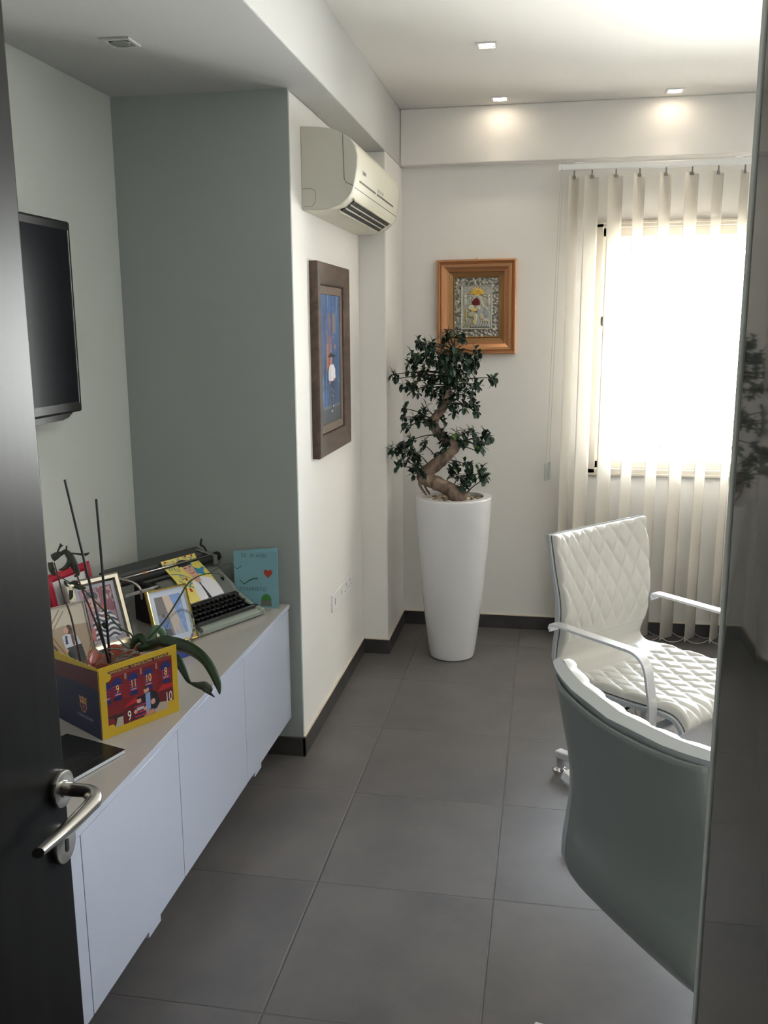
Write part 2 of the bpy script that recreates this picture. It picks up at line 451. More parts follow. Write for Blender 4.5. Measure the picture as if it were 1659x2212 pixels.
for k in range(3): sh.prism([(0.10, WH - 0.157 + 0.045 * k), (0.108, WH - 0.135 + 0.045 * k), (0.10, WH - 0.115 + 0.045 * k), (0.112, WH - 0.115 + 0.045 * k), (0.118, WH - 0.135 + 0.045 * k), (0.112, WH - 0.157 + 0.045 * k)], 0.03, WW - 0.03, 'x')
sh.build('roller_shutter', WINF, win)
MB().box(0.047, 0.062, 0.008, 0.03, 0.84, 0.89).build('window_handle', DARKM, win, bevel=0.003)
rl = thing('balcony_railing', 'thin dark balcony rail seen through the window', 'railing', (0, 6.4, 0))
zr = at(1400, 964.5, 6.4).z
MB().tube([(0.1, 0, zr), (3.6, 0, zr)], 0.013, 8).build('top_rail', DARKM, rl)
m_ = MB()
for k in range(4): m_.tube([(0.15 + k * 1.15, 0, 0), (0.15 + k * 1.15, 0, zr)], 0.012, 8)
struct(MB().box(-0.5, 5.5, YB + 0.2, 6.6, -0.15, -0.02).build('floor_balcony', WALL))
for k in range(2): MB().tube([(2.9 + k * 0.6, 0, -0.02), (2.9 + k * 0.6, 0, zr)], 0.010, 8).build('post', DARKM, rl)

# ------------------------------------------------------------------ vertical blinds
YR = 5.235
bl = thing('vertical_blind', 'cream fabric vertical blind with angled slats hanging over the window', 'window blind', (0, YR, 0))
zt_ = at(1241, 362, YR).z
xr0 = at(1207, 360, YR).x
RX1 = 1.55  # slats stop out of view, leaving the widened window bare for more light
MB().box(xr0 + 0.01, RX1, -0.02, 0.02, zt_ - 0.014, zt_ + 0.016).build('headrail', WHITEP, bl, bevel=0.003)
MB().box(xr0, xr0 + 0.011, -0.022, 0.022, zt_ - 0.016, zt_ + 0.018).build('end_cap', WHITEP, bl, bevel=0.003)
for px_ in (1250, 1595):
    xx = at(px_, 345, YR).x
    MB().box(xx - 0.02, xx + 0.02, -0.018, 0.05, zt_ + 0.016, zt_ + 0.026).build('ceiling_clip', ALU, bl, bevel=0.002)
xs = [at(p_, 365, YR).x for p_ in (1241, 1279.5, 1331.4, 1382.7, 1439.4, 1496, 1552.6, 1610)]
while xs[-1] < 1.4: xs.append(xs[-1] + 0.131)
angs = [64, 52, 50, 58, 55, 50, 56, 60] + [52] * 20


def make_slat(z1):
    m = MB(); n = 8
    for side in (0,):
        def fn(u, v):
            x = (u - 0.5) * 0.127; y = 0.007 * (1 - (2 * u - 1) ** 2)
            return (x, y, 0.03 + v * (z1 - 0.03))
        m.grid(fn, n, 6)
    return m


slat0 = None
z1_ = zt_ - 0.045
for k, x in enumerate(xs):
    if slat0 is None: o = slat0 = make_slat(z1_).build('slat', SLATM, bl, smooth=True, solid=0.0012)
    else: o = slat0.copy(); col.objects.link(o); o.parent = bl
    o.location = (x, 0, 0); o.rotation_euler = (0, 0, math.radians(angs[k]))
hk = None
for k, x in enumerate(xs):
    if hk is None: o = hk = MB().tube([(0, 0, z1_ - 0.012), (0, 0, z1_ + 0.03)], 0.004, 6).box(-0.014, 0.014, -0.002, 0.002, z1_ - 0.012, z1_ + 0.004).build('slat_hook', mat('grey_plastic', (0.25, 0.24, 0.22), 0.5), bl)
    else: o = hk.copy(); col.objects.link(o); o.parent = bl
    o.location = (x, 0, 0); o.rotation_euler = (0, 0, math.radians(angs[k]))
for k in range(len(xs) - 1):
    for sgn in (-1, 1):
        a0, a1 = math.radians(angs[k]), math.radians(angs[k + 1])
        A = Vector((xs[k] + sgn * 0.06 * math.cos(a0), sgn * 0.06 * math.sin(a0), 0.055)); B = Vector((xs[k + 1] + sgn * 0.06 * math.cos(a1), sgn * 0.06 * math.sin(a1), 0.055))
        m = MB(); pts = []
        for t in range(13):
            t /= 12; p = A.lerp(B, t); p.z -= 0.028 * 4 * t * (1 - t); pts.append(p)
        m.tube(pts, 0.0012, 5)
        for t in range(0, 25):
            t /= 24; p = A.lerp(B, t); p.z -= 0.028 * 4 * t * (1 - t)
            m.add([(p.x + a, p.y + b, p.z + c) for a, b, c in ((.002, 0, 0), (-.002, 0, 0), (0, .002, 0), (0, -.002, 0), (0, 0, .002), (0, 0, -.002))], [(0, 2, 4), (2, 1, 4), (1, 3, 4), (3, 0, 4), (2, 0, 5), (1, 2, 5), (3, 1, 5), (0, 3, 5)])
        m.build('bead_chain', GREYW, bl)
for k, (px0, px1, za_, zb_) in enumerate(((1196, 1179.5, 0.935, 1.035), (1199, 1186, 0.94, 1.04))):
    p1 = at(px1, 1010, YR - 0.02 + k * 0.02)
    MB().tube([(p1.x, -0.02 + 0.02 * k, 1.03), (xr0 + 0.012 + 0.01 * k, -0.01 + 0.01 * k, zt_ - 0.01)], 0.0012, 6).build('pull_cord', GREYW, bl)
    MB().box(p1.x - 0.009, p1.x + 0.009, -0.026 + 0.02 * k, -0.014 + 0.02 * k, za_, zb_).build('cord_weight', mat('weight_grey', (0.50, 0.52, 0.50), 0.4), bl, bevel=0.003)

# ------------------------------------------------------------------ entry door (open, at left)
XD = -0.66
YE = atx(97, 1106, XD).y
door = bpy.data.objects.new('door_1', None); col.objects.link(door); door.location = (XD, YF + 0.02, 0); struct(door)
DL = YE - (YF + 0.02)
MB().box(-0.042, 0, 0, DL, 0.008, 2.44).build('door_leaf', DOORM, door, bevel=0.007, seg=4)
rp = atx(128, 1703, XD); kp = atx(132, 1824, XD)
ry, rz = rp.y - (YF + 0.02), rp.z; ky, kz = kp.y - (YF + 0.02), kp.z
h_ = MB().lathe([(0.0262, 0.0), (0.0262, 0.007), (0.0255, 0.0085), (0.024, 0.009), (0.012, 0.0092), (0.012, 0.012), (0.0, 0.012)], 40, axis='x', o=(0, ry, rz))
hnd = bpy.data.objects.new('door_handle', None); col.objects.link(hnd); hnd.parent = door
h_.build('handle_rose', STEEL, hnd, smooth=True, auto=True)
pts = []; rd = []
for t in range(0, 9): pts.append((0.008 + 0.032 * t / 8, ry, rz)); rd.append(0.0098)
for t in range(1, 9):
    a = t / 8 * PI / 2; pts.append((0.040 + 0.018 * math.sin(a), ry - 0.018 * (1 - math.cos(a)), rz - 0.001 * t)); rd.append(0.0100 + 0.0005 * t)
for t in range(1, 12):
    u = t / 11; pts.append((0.058 - 0.012 * math.sin(u * PI * 0.6) + 0.004 * u, ry - 0.018 - 0.125 * u, rz - 0.008 - 0.006 * math.sin(u * PI))); rd.append(0.0135 - 0.0045 * u)
lv = MB().tube(pts, rd, 16, flat=0.72); lv.build('lever', STEEL, hnd, smooth=True, auto=True)
MB().lathe([(0.0262, 0.0), (0.0262, 0.007), (0.0255, 0.0085), (0.024, 0.009), (0.0, 0.0092)], 40, axis='x', o=(0, ky, kz)).build('keyhole_rose', STEEL, hnd, smooth=True, auto=True)
kh = MB(); kh.prism([(ky + 0.0042 * math.cos(a), kz + 0.0042 * math.sin(a) + (0.006 if math.sin(a) > 0 else -0.006)) for a in [i * PI / 8 + 0.01 for i in range(16)]], 0.009, 0.0101, 'x')
kh.build('keyhole', BLACKP, hnd)
struct(MB().box(-0.76, -0.703, YF - 0.22, YF + 0.012, 0, 2.47).box(-0.76, 0.166, YF - 0.22, YF + 0.012, 2.45, 2.5).build('trim_2', DOORM, bevel=0.003))

# ------------------------------------------------------------------ glossy glass partition on the right
gp = thing('glossy_partition', 'dark glossy glass panel with polished edge at right of the doorway', 'glass panel', (0.156, 0.802, 0))
MB().box(0.0, 0.010, -0.70, 0, 0.0, ZC).build('glass_sheet', PANELM, gp)
MB().box(-0.0015, 0.011, -0.003, 0.013, 0.0, ZC).build('polished_edge', mat('pale_green_glass_edge', (0.85, 0.90, 0.87), 0.5), gp, bevel=0.002)

# ------------------------------------------------------------------ downlights
def downlight(x, y, z, lit, label):
    t = thing('downlight', label, 'ceiling light', (x, y, z))
    R_, n = 0.045, 0.034
    fr = MB()
    for a, b, c, d in ((-R_, R_, -R_, -n), (-R_, R_, n, R_), (-R_, -n, -n, n), (n, R_, -n, n)): fr.box(a, b, c, d, -0.004, 0.002)
    fr.build('frame', WHITEP if lit else mat('grey_trim', (0.55, 0.55, 0.53), 0.4), t, bevel=0.001)
    rg = MB(); rg.grid(lambda u, v: ((n - 0.0015 - 0.008 * v) * math.cos(2 * PI * u), (n - 0.0015 - 0.008 * v) * math.sin(2 * PI * u), -0.005 + 0.006 * v), 32, 2)
    rg.build('swivel_ring', CHROME, t, smooth=True, solid=0.001)
    bm_ = mat('lamp_glow', (1, 0.95, 0.85), 0.4, emis=(1.0, 0.86, 0.66), estr=22.0) if lit else mat('unlit_lamp', (0.35, 0.36, 0.34), 0.15, metal=0.5)
    MB().lathe([(0.0315, 0.0), (0.024, -0.006), (0.0, -0.008)], 24).build('bulb', bm_, t, smooth=True)
    if lit:
        l = bpy.data.lights.new('downlight_beam', 'SPOT'); l.energy = 0.6; l.color = (1.0, 0.82, 0.62); l.spot_size = 1.3; l.spot_blend = 0.8; l.shadow_soft_size = 0.02
        o = bpy.data.objects.new('downlight_beam', l); o.location = (0, 0, -0.02); col.objects.link(o); o.parent = t


for (px_, py_), lb in (((1052, 97), 'lit square recessed downlight nearest on the main ceiling'), ((1080, 213), 'lit square recessed downlight deeper in, above the potted tree'), ((1458, 195), 'lit square recessed downlight in front of the window blind')):
    q = atz(px_, py_, ZC); downlight(q.x, q.y, ZC - 0.001, True, lb)
q = atz(262, 91, ZB); downlight(q.x, q.y, ZB - 0.001, False, 'unlit square downlight in the lowered soffit over the sideboard')

# ------------------------------------------------------------------ sideboard
ZT = 0.677
XS = -1.027
sb = thing('sideboard', 'long white wall-hung sideboard with flush doors and cream top', 'sideboard', (XL, 1.2, 0))
ys = [1.20, 1.765, 2.333, 2.925, 3.505]
def yl(y): return y - 1.2
DX = XS - XL
MB().box(0.0, DX - 0.022, 0, 3.50 - 1.2, 0.19, ZT - 0.022).build('carcass', mat('cabinet_carcass', (0.25, 0.25, 0.27), 0.5), sb)
MB().box(0.0, DX, -0.004, 3.513 - 1.2, ZT - 0.018, ZT).build('worktop', TOPM, sb, bevel=0.001)
for k in range(4):
    MB().box(DX - 0.021, DX - 0.001, yl(ys[k]) + 0.0015, yl(ys[k + 1]) - 0.0015, 0.183, ZT - 0.021).build('door', LACQ, sb, bevel=0.0008)
MB().box(DX - 0.002, DX + 0.0008, -0.004, 3.513 - 1.2, ZT - 0.018, ZT - 0.0005).build('worktop_edge', LACQ, sb)
for y in (3.02, 2.087, 1.66): MB().box(DX - 0.06, DX - 0.006, yl(y), yl(y) + 0.078, 0.156, 0.19).build('foot_bracket', LACQ, sb, bevel=0.001)
MB().box(0.0, DX - 0.30, 0, 3.5 - 1.2, 0.10, 0.19).build('back_rail', DARKGAP, sb)

# ------------------------------------------------------------------ television
XT = -1.585
tl, br_ = atx(150, 479, XT), atx(172, 889, XT)
tv = thing('television', 'flat black television on the alcove left wall behind the open door', 'television', (XT, tl.y, 0))
TY1 = 0.0; TY0 = -1.05; TZ1, TZ0 = tl.z, br_.z
body = MB().box(-0.03, 0, TY0, TY1, TZ0, TZ1); body.build('casing', BLACKP, tv, bevel=0.008, seg=3)
MB().box(-0.001, 0.0015, TY0 + 0.03, TY1 - 0.028, TZ0 + 0.035, TZ1 - 0.03).build('screen', SCREEN, tv)
MB().tube([(0.001, TY1 - 0.02, TZ0 + 0.03), (0.001, TY1 - 0.02, TZ1 - 0.03)], 0.0016, 8).build('bezel_line', mat('silver_line', (0.5, 0.5, 0.52), 0.25, metal=0.8), tv)
MB().prism([(TY0, TZ0), (TY1 - 0.06, TZ0), (TY1 - 0.09, TZ0 - 0.014), (TY1 - 0.13, TZ0 - 0.02), (TY0, TZ0 - 0.02)], -0.028, -0.004, 'x').build('speaker_bar', BLACKP, tv)
MB().box(-0.10, -0.03, TY0 + 0.3, TY1 - 0.3, TZ0 + 0.15, TZ1 - 0.15).build('wall_bracket', DARKM, tv)

# ------------------------------------------------------------------ air conditioner
YA0, YA1 = 3.70, 4.745
ac = thing('air_conditioner', 'ivory split air conditioner unit high on the white wall', 'air conditioner', (XP, YA0, 0))
prof_px = [(648, 272.5), (686.8, 273), (715.7, 277), (738.3, 286.6), (757, 298), (767, 315), (771.8, 335), (770.9, 357.5), (767.5, 380), (763.6, 401), (759, 416), (750, 428), (735.6, 440.7), (708.5, 450.6), (686.8, 453), (654, 454)]
P_ = []
for a, b in prof_px:
    q = at(a, b, YA0); P_.append((max(0.0, q.x - XP), q.z))
P_[0] = (0.0, P_[0][1]); P_[-1] = (0.0, P_[-1][1])
LA = YA1 - YA0
MB().prism(P_, 0.02, LA - 0.02, 'y').build('body', ACM, ac, smooth=True, auto=True)
for a, b in ((0.0, 0.021), (LA - 0.021, LA)): MB().prism(P_, a, b, 'y').build('side_panel', ACS, ac, bevel=0.003)
xm = max(p[0] for p in P_)
# side seam
q1 = [at(*p, YA0) for p in ((740, 288), (741.5, 330), (743.5, 385), (748, 394), (764, 401))]
MB().tube([(v.x - XP, -0.0006, v.z) for v in q1], 0.0011, 5).build('side_seam', mat('seam_grey', (0.12, 0.12, 0.11), 0.6), ac)
q1 = [at(*p, YA0) for p in ((652, 408), (672, 407), (680, 411), (682, 420), (681, 436), (675, 446), (656, 446))]
MB().tube([(v.x - XP, -0.0006, v.z) for v in q1], 0.0008, 5).build('pipe_cover', mat('seam_grey'), ac)


def on_profile(i0, t, off=0.0):       # point on the profile between index i0 and i0+1
    a, b = P_[i0], P_[i0 + 1]; p = (a[0] + (b[0] - a[0]) * t, a[1] + (b[1] - a[1]) * t)
    n = (-(b[1] - a[1]), (b[0] - a[0])); l = math.hypot(*n) or 1; s = 1 if n[0] * 1 > 0 or n[1] < 0 else -1
    return (p[0] + s * n[0] / l * off, p[1] + s * n[1] / l * off)


# outlet grille at the lower front
a0, a1 = on_profile(10, 0.5), on_profile(12, 0.55)
dx_, dz_ = a1[0] - a0[0], a1[1] - a0[1]; ll = math.hypot(dx_, dz_); tx, tz = dx_ / ll, dz_ / ll; nx, nz = -tz, tx
if nz > 0: nx, nz = -nx, -nz


def slab(s0, s1, o0, o1, y0, y1):     # s along the outlet slope, o outward
    pts = []
    for s_, o_ in ((s0, o0), (s1, o0), (s1, o1), (s0, o1)): pts.append((a0[0] + tx * s_ * ll + nx * o_, a0[1] + tz * s_ * ll + nz * o_))
    return (pts, y0, y1)


ya, yb = 0.10, LA - 0.10
MB().prism(*slab(0.05, 0.95, -0.004, 0.0088, ya, yb)).build('outlet', mat('outlet_dark', (0.03, 0.03, 0.032), 0.5), ac)
for s0, s1 in ((-0.02, 0.05), (0.95, 1.03)): MB().prism(*slab(s0, s1, 0.0, 0.012, ya - 0.02, yb + 0.02)).build('outlet_rim', ACM, ac)
for s0 in (0.33, 0.64): MB().prism(*slab(s0, s0 + 0.035, 0.002, 0.016, ya, yb)).build('flap', ACM, ac)
for k in range(5):
    y_ = ya + 0.10 + k * (yb - ya - 0.2) / 4; MB().prism(*slab(0.12, 0.9, 0.0088, 0.0105, y_, y_ + 0.006)).build('swing_vane', mat('vane_grey', (0.12, 0.12, 0.12), 0.4), ac)
# front seams, vents, badge
def front_bar(i0, t, y0, y1, hgt, off, mt, nm):
    p = on_profile(i0, t); a, b = P_[i0], P_[i0 + 1]; l = math.hypot(b[0] - a[0], b[1] - a[1]); ux, uz = (b[0] - a[0]) / l, (b[1] - a[1]) / l; ox, oz = -uz, ux
    if ox < 0: ox, oz = -ox, -oz
    pts = [(p[0] + ux * s_ + ox * o_, p[1] + uz * s_ + oz * o_) for s_, o_ in ((-hgt, -0.002), (hgt, -0.002), (hgt, off), (-hgt, off))]
    MB().prism(pts, y0, y1, 'y').build(nm, mt, ac)


front_bar(9, 0.1, 0.021, LA - 0.021, 0.0012, 0.0012, mat('seam_grey'), 'front_seam')
front_bar(8, 0.2, 0.09, 0.44, 0.0035, 0.0012, mat('vent_shadow', (0.10, 0.09, 0.07), 0.6), 'front_slot')
front_bar(8, 0.2, 0.47, 0.90, 0.0035, 0.0012, mat('vent_shadow'), 'front_slot')
front_bar(7, 0.75, 0.48, 0.62, 0.006, 0.0012, mat('badge_grey', (0.45, 0.44, 0.38), 0.5), 'badge')
p = on_profile(7, 0.25)
mtx = Matrix.Translation((p[0] + 0.0022, 0.15, p[1])) @ Matrix.Rotation(PI / 2, 4, 'Z') @ Matrix.Rotation(PI / 2, 4, 'X')
lettering('DAIKIN', 0.022, mat('badge_ink', (0.16, 0.17, 0.2), 0.5), ac, mtx)

# ------------------------------------------------------------------ painting on the pier wall
XPF = XP + 0.035
c_tl, c_tr, c_bl, c_br = atx(686, 563, XPF), atx(756, 582, XPF), atx(692, 991, XPF), atx(757, 957, XPF)
y0, y1 = (c_tl.y + c_bl.y) / 2, (c_tr.y + c_br.y) / 2; z0, z1 = (c_bl.z + c_br.z) / 2, (c_tl.z + c_tr.z) / 2
pw, ph = y1 - y0, z1 - z0
pa = thing('framed_painting', 'tall blue painting of a standing figure in a wide dark brown frame', 'painting', (XP, y0, z0))


def rect_frame(parent, name, m, W_, H_, prof, plane='yz'):
    # prof: list of (inset from outer edge, outward height); swept with mitred corners
    mb = MB(); n = len(prof)
    for i in range(4):
        for ins, h_ in prof:
            c = ((ins, ins), (W_ - ins, ins), (W_ - ins, H_ - ins), (ins, H_ - ins))[i]
            mb.v.append((h_, c[0], c[1]) if plane == 'yz' else (c[0], -h_, c[1]))
    for i in range(4):
        j = (i + 1) % 4
        for k in range(n):
            k2 = (k + 1) % n
            mb.f.append((i * n + k, j * n + k, j * n + k2, i * n + k2))
    return mb.build(name, m, parent)


rect_frame(pa, 'frame', WOOD, pw, ph, [(0, 0.0), (0, 0.032), (0.004, 0.036), (0.085, 0.026), (0.09, 0.022), (0.09, 0.0)])
rect_frame(pa, 'inner_frame', WOODIN, pw, ph, [(0.0905, 0.0), (0.0905, 0.014), (0.095, 0.018), (0.128, 0.016), (0.13, 0.012), (0.13, 0.0)])
cv = Canvas(120, 260, S(60, 92, 140))
base = S(58, 92, 142)
n1 = cv.noise(5, 1, 9); n2 = cv.noise(4, 1, 30); n3 = cv.noise(14, 1, 12); n4 = cv.noise(40, 1, 50)
g = 0.75 + 0.45 * cv.y
for c in range(3): cv.a[:, :, c] = base[c] * g * (1 + 0.22 * n1 + 0.16 * n2 + 0.12 * n4)
cv.put((n2 > 0.7) & (cv.y > 0.3), S(110, 150, 205), 0.6); cv.put((n3 + n2 > 1.5), S(120, 140, 160), 0.4)
mk = (np.abs(cv.x - 0.47 + 0.05 * n3) < 0.06 + 0.07 * (n3 > 0)) & (cv.y > 0.42) & (cv.y < 0.86); cv.put(mk & (n2 + n3 > -0.4), S(150, 95, 70), 0.65)
cv.put((np.abs(cv.x - 0.70) < 0.07) & (cv.y > 0.7) & (cv.y < 0.86), S(150, 125, 85), 0.75)
cv.put((np.abs(cv.x - 0.33) < 0.05) & (cv.y > 0.44) & (cv.y < 0.62) & (n3 > -0.5), S(190, 120, 80), 0.75)
cv.put((np.abs(cv.x - 0.75) < 0.1) & (cv.y > 0.58) & (cv.y < 0.68) & (n3 > 0), S(185, 130, 95), 0.7)
cv.put(cv.y < 0.33 + 0.05 * n1, S(70, 85, 95), 0.35)
cv.put((np.abs(cv.x - 0.22) < 0.11) & (cv.y > 0.13) & (cv.y < 0.27) & (n2 > -.6), S(70, 115, 190), 0.7)
cv.put(cv.y < 0.115, S(72, 76, 80), 0.85); cv.put((cv.y < 0.14) & (cv.y > 0.11) & (cv.x > 0.1), S(120, 122, 120), 0.7)
cv.ell(0.52, 0.5, 0.055, 0.028, S(190, 130, 100)); cv.ell(0.55, 0.525, 0.22, 0.010, S(35, 38, 45)); cv.ell(0.52, 0.535, 0.09, 0.016, S(40, 42, 50))
cv.poly([(0.47, 0.49), (0.56, 0.49), (0.58, 0.42), (0.47, 0.42)], S(200, 120, 85))
cv.poly([(0.44, 0.455), (0.64, 0.46), (0.73, 0.42), (0.74, 0.35), (0.68, 0.335), (0.66, 0.34), (0.6, 0.315), (0.47, 0.32), (0.42, 0.33), (0.37, 0.35), (0.38, 0.40)], S(228, 225, 235))
cv.line([(0.46, 0.42), (0.44, 0.36), (0.48, 0.32)], 0.012, S(150, 155, 180), asp=2.1)
cv.ell(0.45, 0.318, 0.04, 0.012, S(200, 130, 100)); cv.ell(0.66, 0.335, 0.04, 0.012, S(200, 130, 100))
cv.poly([(0.47, 0.325), (0.66, 0.33), (0.66, 0.22), (0.62, 0.12), (0.52, 0.085), (0.48, 0.2)], S(38, 52, 90))
for k in range(14): cv.ell(0.5 + rng.random() * 0.12, 0.12 + rng.random() * 0.15, 0.018, 0.005, S(150, 160, 175), 0.8)
cv.ell(0.54, 0.085, 0.035, 0.010, S(225, 225, 225)); cv.ell(0.61, 0.125, 0.028, 0.009, S(215, 215, 215))
iw, ih = pw - 0.26, ph - 0.26
cv.build('canvas', PAINTM, pa, lambda u, v, h: (0.012, 0.13 + u * iw, 0.13 + v * ih))

# ------------------------------------------------------------------ wall socket plate
so = thing('socket_plate', 'long white electrical socket plate low on the white pier wall', 'socket', (XP, 4.072, 0.464))
MB().box(0, 0.009, 0, 0.44, 0, 0.084).build('plate', WHITEP, so, bevel=0.003)
for y_, z_, a, b in ((0.05, 0.05, .004, .008), (0.05, 0.035, .004, .008), (0.19, 0.05, .004, .009), (0.30, 0.058, .0035, .006), (0.265, 0.032, .005, .003), (0.325, 0.032, .005, .003), (0.385, 0.058, .0035, .006), (0.36, 0.032, .005, .003), (0.41, 0.032, .005, .003)): MB().box(0.0085, 0.0096, y_ - a, y_ + a, z_ - b, z_ + b).build('pin_hole', mat('socket_dark', (0.15, 0.14, 0.16), 0.6), so)

# ------------------------------------------------------------------ icon on the back wall
ix0, ix1, iz0, iz1 = -0.637, -0.190, 1.638, 2.163
ic = thing('framed_icon', 'embossed silver icon in a broad copper gold frame on the back wall', 'icon', (ix0, YB, iz0)); ic.rotation_euler = (0, math.radians(-0.4), 0)
IW, IH = ix1 - ix0, iz1 - iz0
rect_frame(ic, 'frame', COPPER, IW, IH, [(0, 0.0), (0, 0.046), (0.004, 0.050), (0.010, 0.050), (0.013, 0.040), (0.021, 0.034), (0.026, 0.042), (0.040, 0.040), (0.056, 0.026), (0.061, 0.024), (0.064, 0.028), (0.067, 0.026), (0.068, 0.018), (0.068, 0.0)], 'xz')
rect_frame(ic, 'inner_slip', COPPERD, IW, IH, [(0.0681, 0.0), (0.0681, 0.016), (0.090, 0.010), (0.096, 0.014), (0.099, 0.012), (0.099, 0.0)], 'xz')
MB().tube([(IW / 2, -0.004, IH - 0.002), (IW / 2, -0.008, IH + 0.010)], 0.003, 8).build('nail', GOLD, ic)
rw_, rh_ = IW - 0.2, IH - 0.2
cv = Canvas(170, 230, S(168, 168, 160))
H = cv.h
rx_, ry_ = cv.x * rw_, cv.y * rh_
nn = cv.noise(34, 1, 26); n5 = cv.noise(60, 1, 44)
border = (cv.x < 0.155) | (cv.x > 0.845) | (cv.y < 0.13) | (cv.y > 0.87)
H[:] = 0.0012 * n5 * 0.4
H[border] = 0.0016 * nn[border] + 0.0008 * n5[border]
cv.a[border] = np.array(S(150, 148, 140)); cv.a[border & (nn + n5 < -0.6)] = np.array(S(112, 110, 104)); cv.a[border & (nn + n5 > 1.0)] = np.array(S(190, 186, 170))
edge = ((np.abs(cv.x - 0.155) < 0.009) | (np.abs(cv.x - 0.845) < 0.009)) & (cv.y > 0.125) & (cv.y < 0.875) | ((np.abs(cv.y - 0.13) < 0.006) | (np.abs(cv.y - 0.87) < 0.006)) & (cv.x > 0.15) & (cv.x < 0.85)
cv.put(edge, S(215, 210, 190)); H[edge] = 0.004


def rel(mask, hgt, c=None, k=1.0):
    ys_, xs_ = np.nonzero(mask)
    H[mask] = np.maximum(H[mask], hgt)
    if c is not None: cv.put(mask, c, k)


for sx_ in (0.23, 0.77):
    rel(((cv.x - sx_) / 0.035) ** 2 + ((cv.y - 0.60) / 0.07) ** 2 < 1, 0.0035, S(190, 186, 170)); rel(((cv.x - sx_) / 0.03) ** 2 + ((cv.y - 0.69) / 0.025) ** 2 < 1, 0.004, S(200, 196, 180))
    rel(cv.mline([(sx_, 0.66), (sx_ + (0.14 if sx_ < .5 else -0.14), 0.71)], 0.012, 1.35), 0.003, S(180, 176, 160))
for k in range(17):
    a = PI * (0.03 + 0.94 * k / 16); r0, r1 = 0.09, (0.19 if k % 2 == 0 else 0.145)
    rel(cv.mline([(0.52 + r0 * math.cos(a), 0.72 + r0 * math.sin(a) / 1.4), (0.52 + r1 * math.cos(a), 0.72 + r1 * math.sin(a) / 1.4)], 0.009, 1.4), 0.005, S(224, 182, 72))
rel(((cv.x - 0.52) / 0.11) ** 2 + ((cv.y - 0.735) / 0.035) ** 2 < 1, 0.0055, S(214, 170, 66))
rel(cv.mpoly([(0.40, 0.62), (0.42, 0.68), (0.50, 0.715), (0.58, 0.69), (0.63, 0.61), (0.66, 0.52), (0.78, 0.46), (0.82, 0.34), (0.80, 0.16), (0.34, 0.16), (0.42, 0.30), (0.52, 0.42), (0.46, 0.52)]), 0.006, S(176, 176, 172))
rel(cv.mline([(0.41, 0.62), (0.46, 0.69), (0.53, 0.70), (0.59, 0.66), (0.63, 0.56), (0.66, 0.50), (0.76, 0.47)], 0.022, 1.35), 0.0085, S(205, 200, 178))
rel(cv.mpoly([(0.40, 0.59), (0.44, 0.65), (0.52, 0.66), (0.57, 0.61), (0.58, 0.54), (0.52, 0.53), (0.44, 0.535), (0.39, 0.555)]), 0.0045); cv.put(cv.mpoly([(0.40, 0.59), (0.44, 0.65), (0.52, 0.66), (0.57, 0.61), (0.58, 0.54), (0.52, 0.53), (0.44, 0.535), (0.39, 0.555)]), S(112, 42, 44))
for cx, cy, rx2, ry2, cc in ((0.37, 0.50, 0.075, 0.05, (196, 192, 172)), (0.44, 0.46, 0.08, 0.035, (214, 190, 110)), (0.53, 0.49, 0.045, 0.035, (190, 186, 166)), (0.38, 0.38, 0.085, 0.05, (184, 180, 160)), (0.47, 0.33, 0.04, 0.07, (196, 186, 140)), (0.45, 0.24, 0.035, 0.035, (204, 186, 120)), (0.62, 0.34, 0.05, 0.05, (190, 180, 150)), (0.70, 0.27, 0.06, 0.02, (200, 180, 120)), (0.26, 0.36, 0.02, 0.12, (204, 180, 96)), (0.72, 0.40, 0.07, 0.06, (160, 164, 168))):
    rel(((cv.x - cx) / rx2) ** 2 + ((cv.y - cy) / ry2) ** 2 < 1, 0.0088, S(*cc))
for k in range(5): rel(cv.mline([(0.50 + k * 0.06, 0.17), (0.55 + k * 0.055, 0.27)], 0.007, 1.35), 0.0095, S(150, 150, 146))
for k in range(3): rel(cv.mline([(0.2 + k * 0.09, 0.16), (0.27 + k * 0.08, 0.24)], 0.008, 1.35), 0.005, S(186, 170, 110))
for _ in range(2):
    H[1:-1, 1:-1] = (H[1:-1, 1:-1] * 2 + H[:-2, 1:-1] + H[2:, 1:-1] + H[1:-1, :-2] + H[1:-1, 2:]) / 6
cv.build('silver_relief', RELIEF, ic, lambda u, v, h: (0.1 + u * rw_, -0.006 - h, 0.1 + v * rh_))

# ------------------------------------------------------------------ bonsai in tall white planter
PX, PY = -0.488, 4.86
bo = thing('potted_bonsai', 'twisted ficus bonsai tree in a tall tapering white glazed planter', 'potted plant', (PX, PY, 0))
outer = [(0.0, 0.0), (0.112, 0.0), (0.122, 0.006), (0.128, 0.03)]
for k in range(1, 21):
    t = k / 20; outer.append((0.128 + (0.206 - 0.128) * (1 - (1 - t) ** 1.45), 0.03 + 0.862 * t))
prof = outer + [(0.2055, 0.898), (0.203, 0.902), (0.164, 0.902), (0.161, 0.899), (0.160, 0.86), (0.0, 0.858)]
MB().lathe(prof, 96).build('planter', POTW, bo, smooth=True, auto=True)
MB().lathe([(0.0, 0.85), (0.159, 0.855), (0.159, 0.868), (0.08, 0.872), (0.0, 0.874)], 48).build('soil', SOIL, bo, smooth=True)
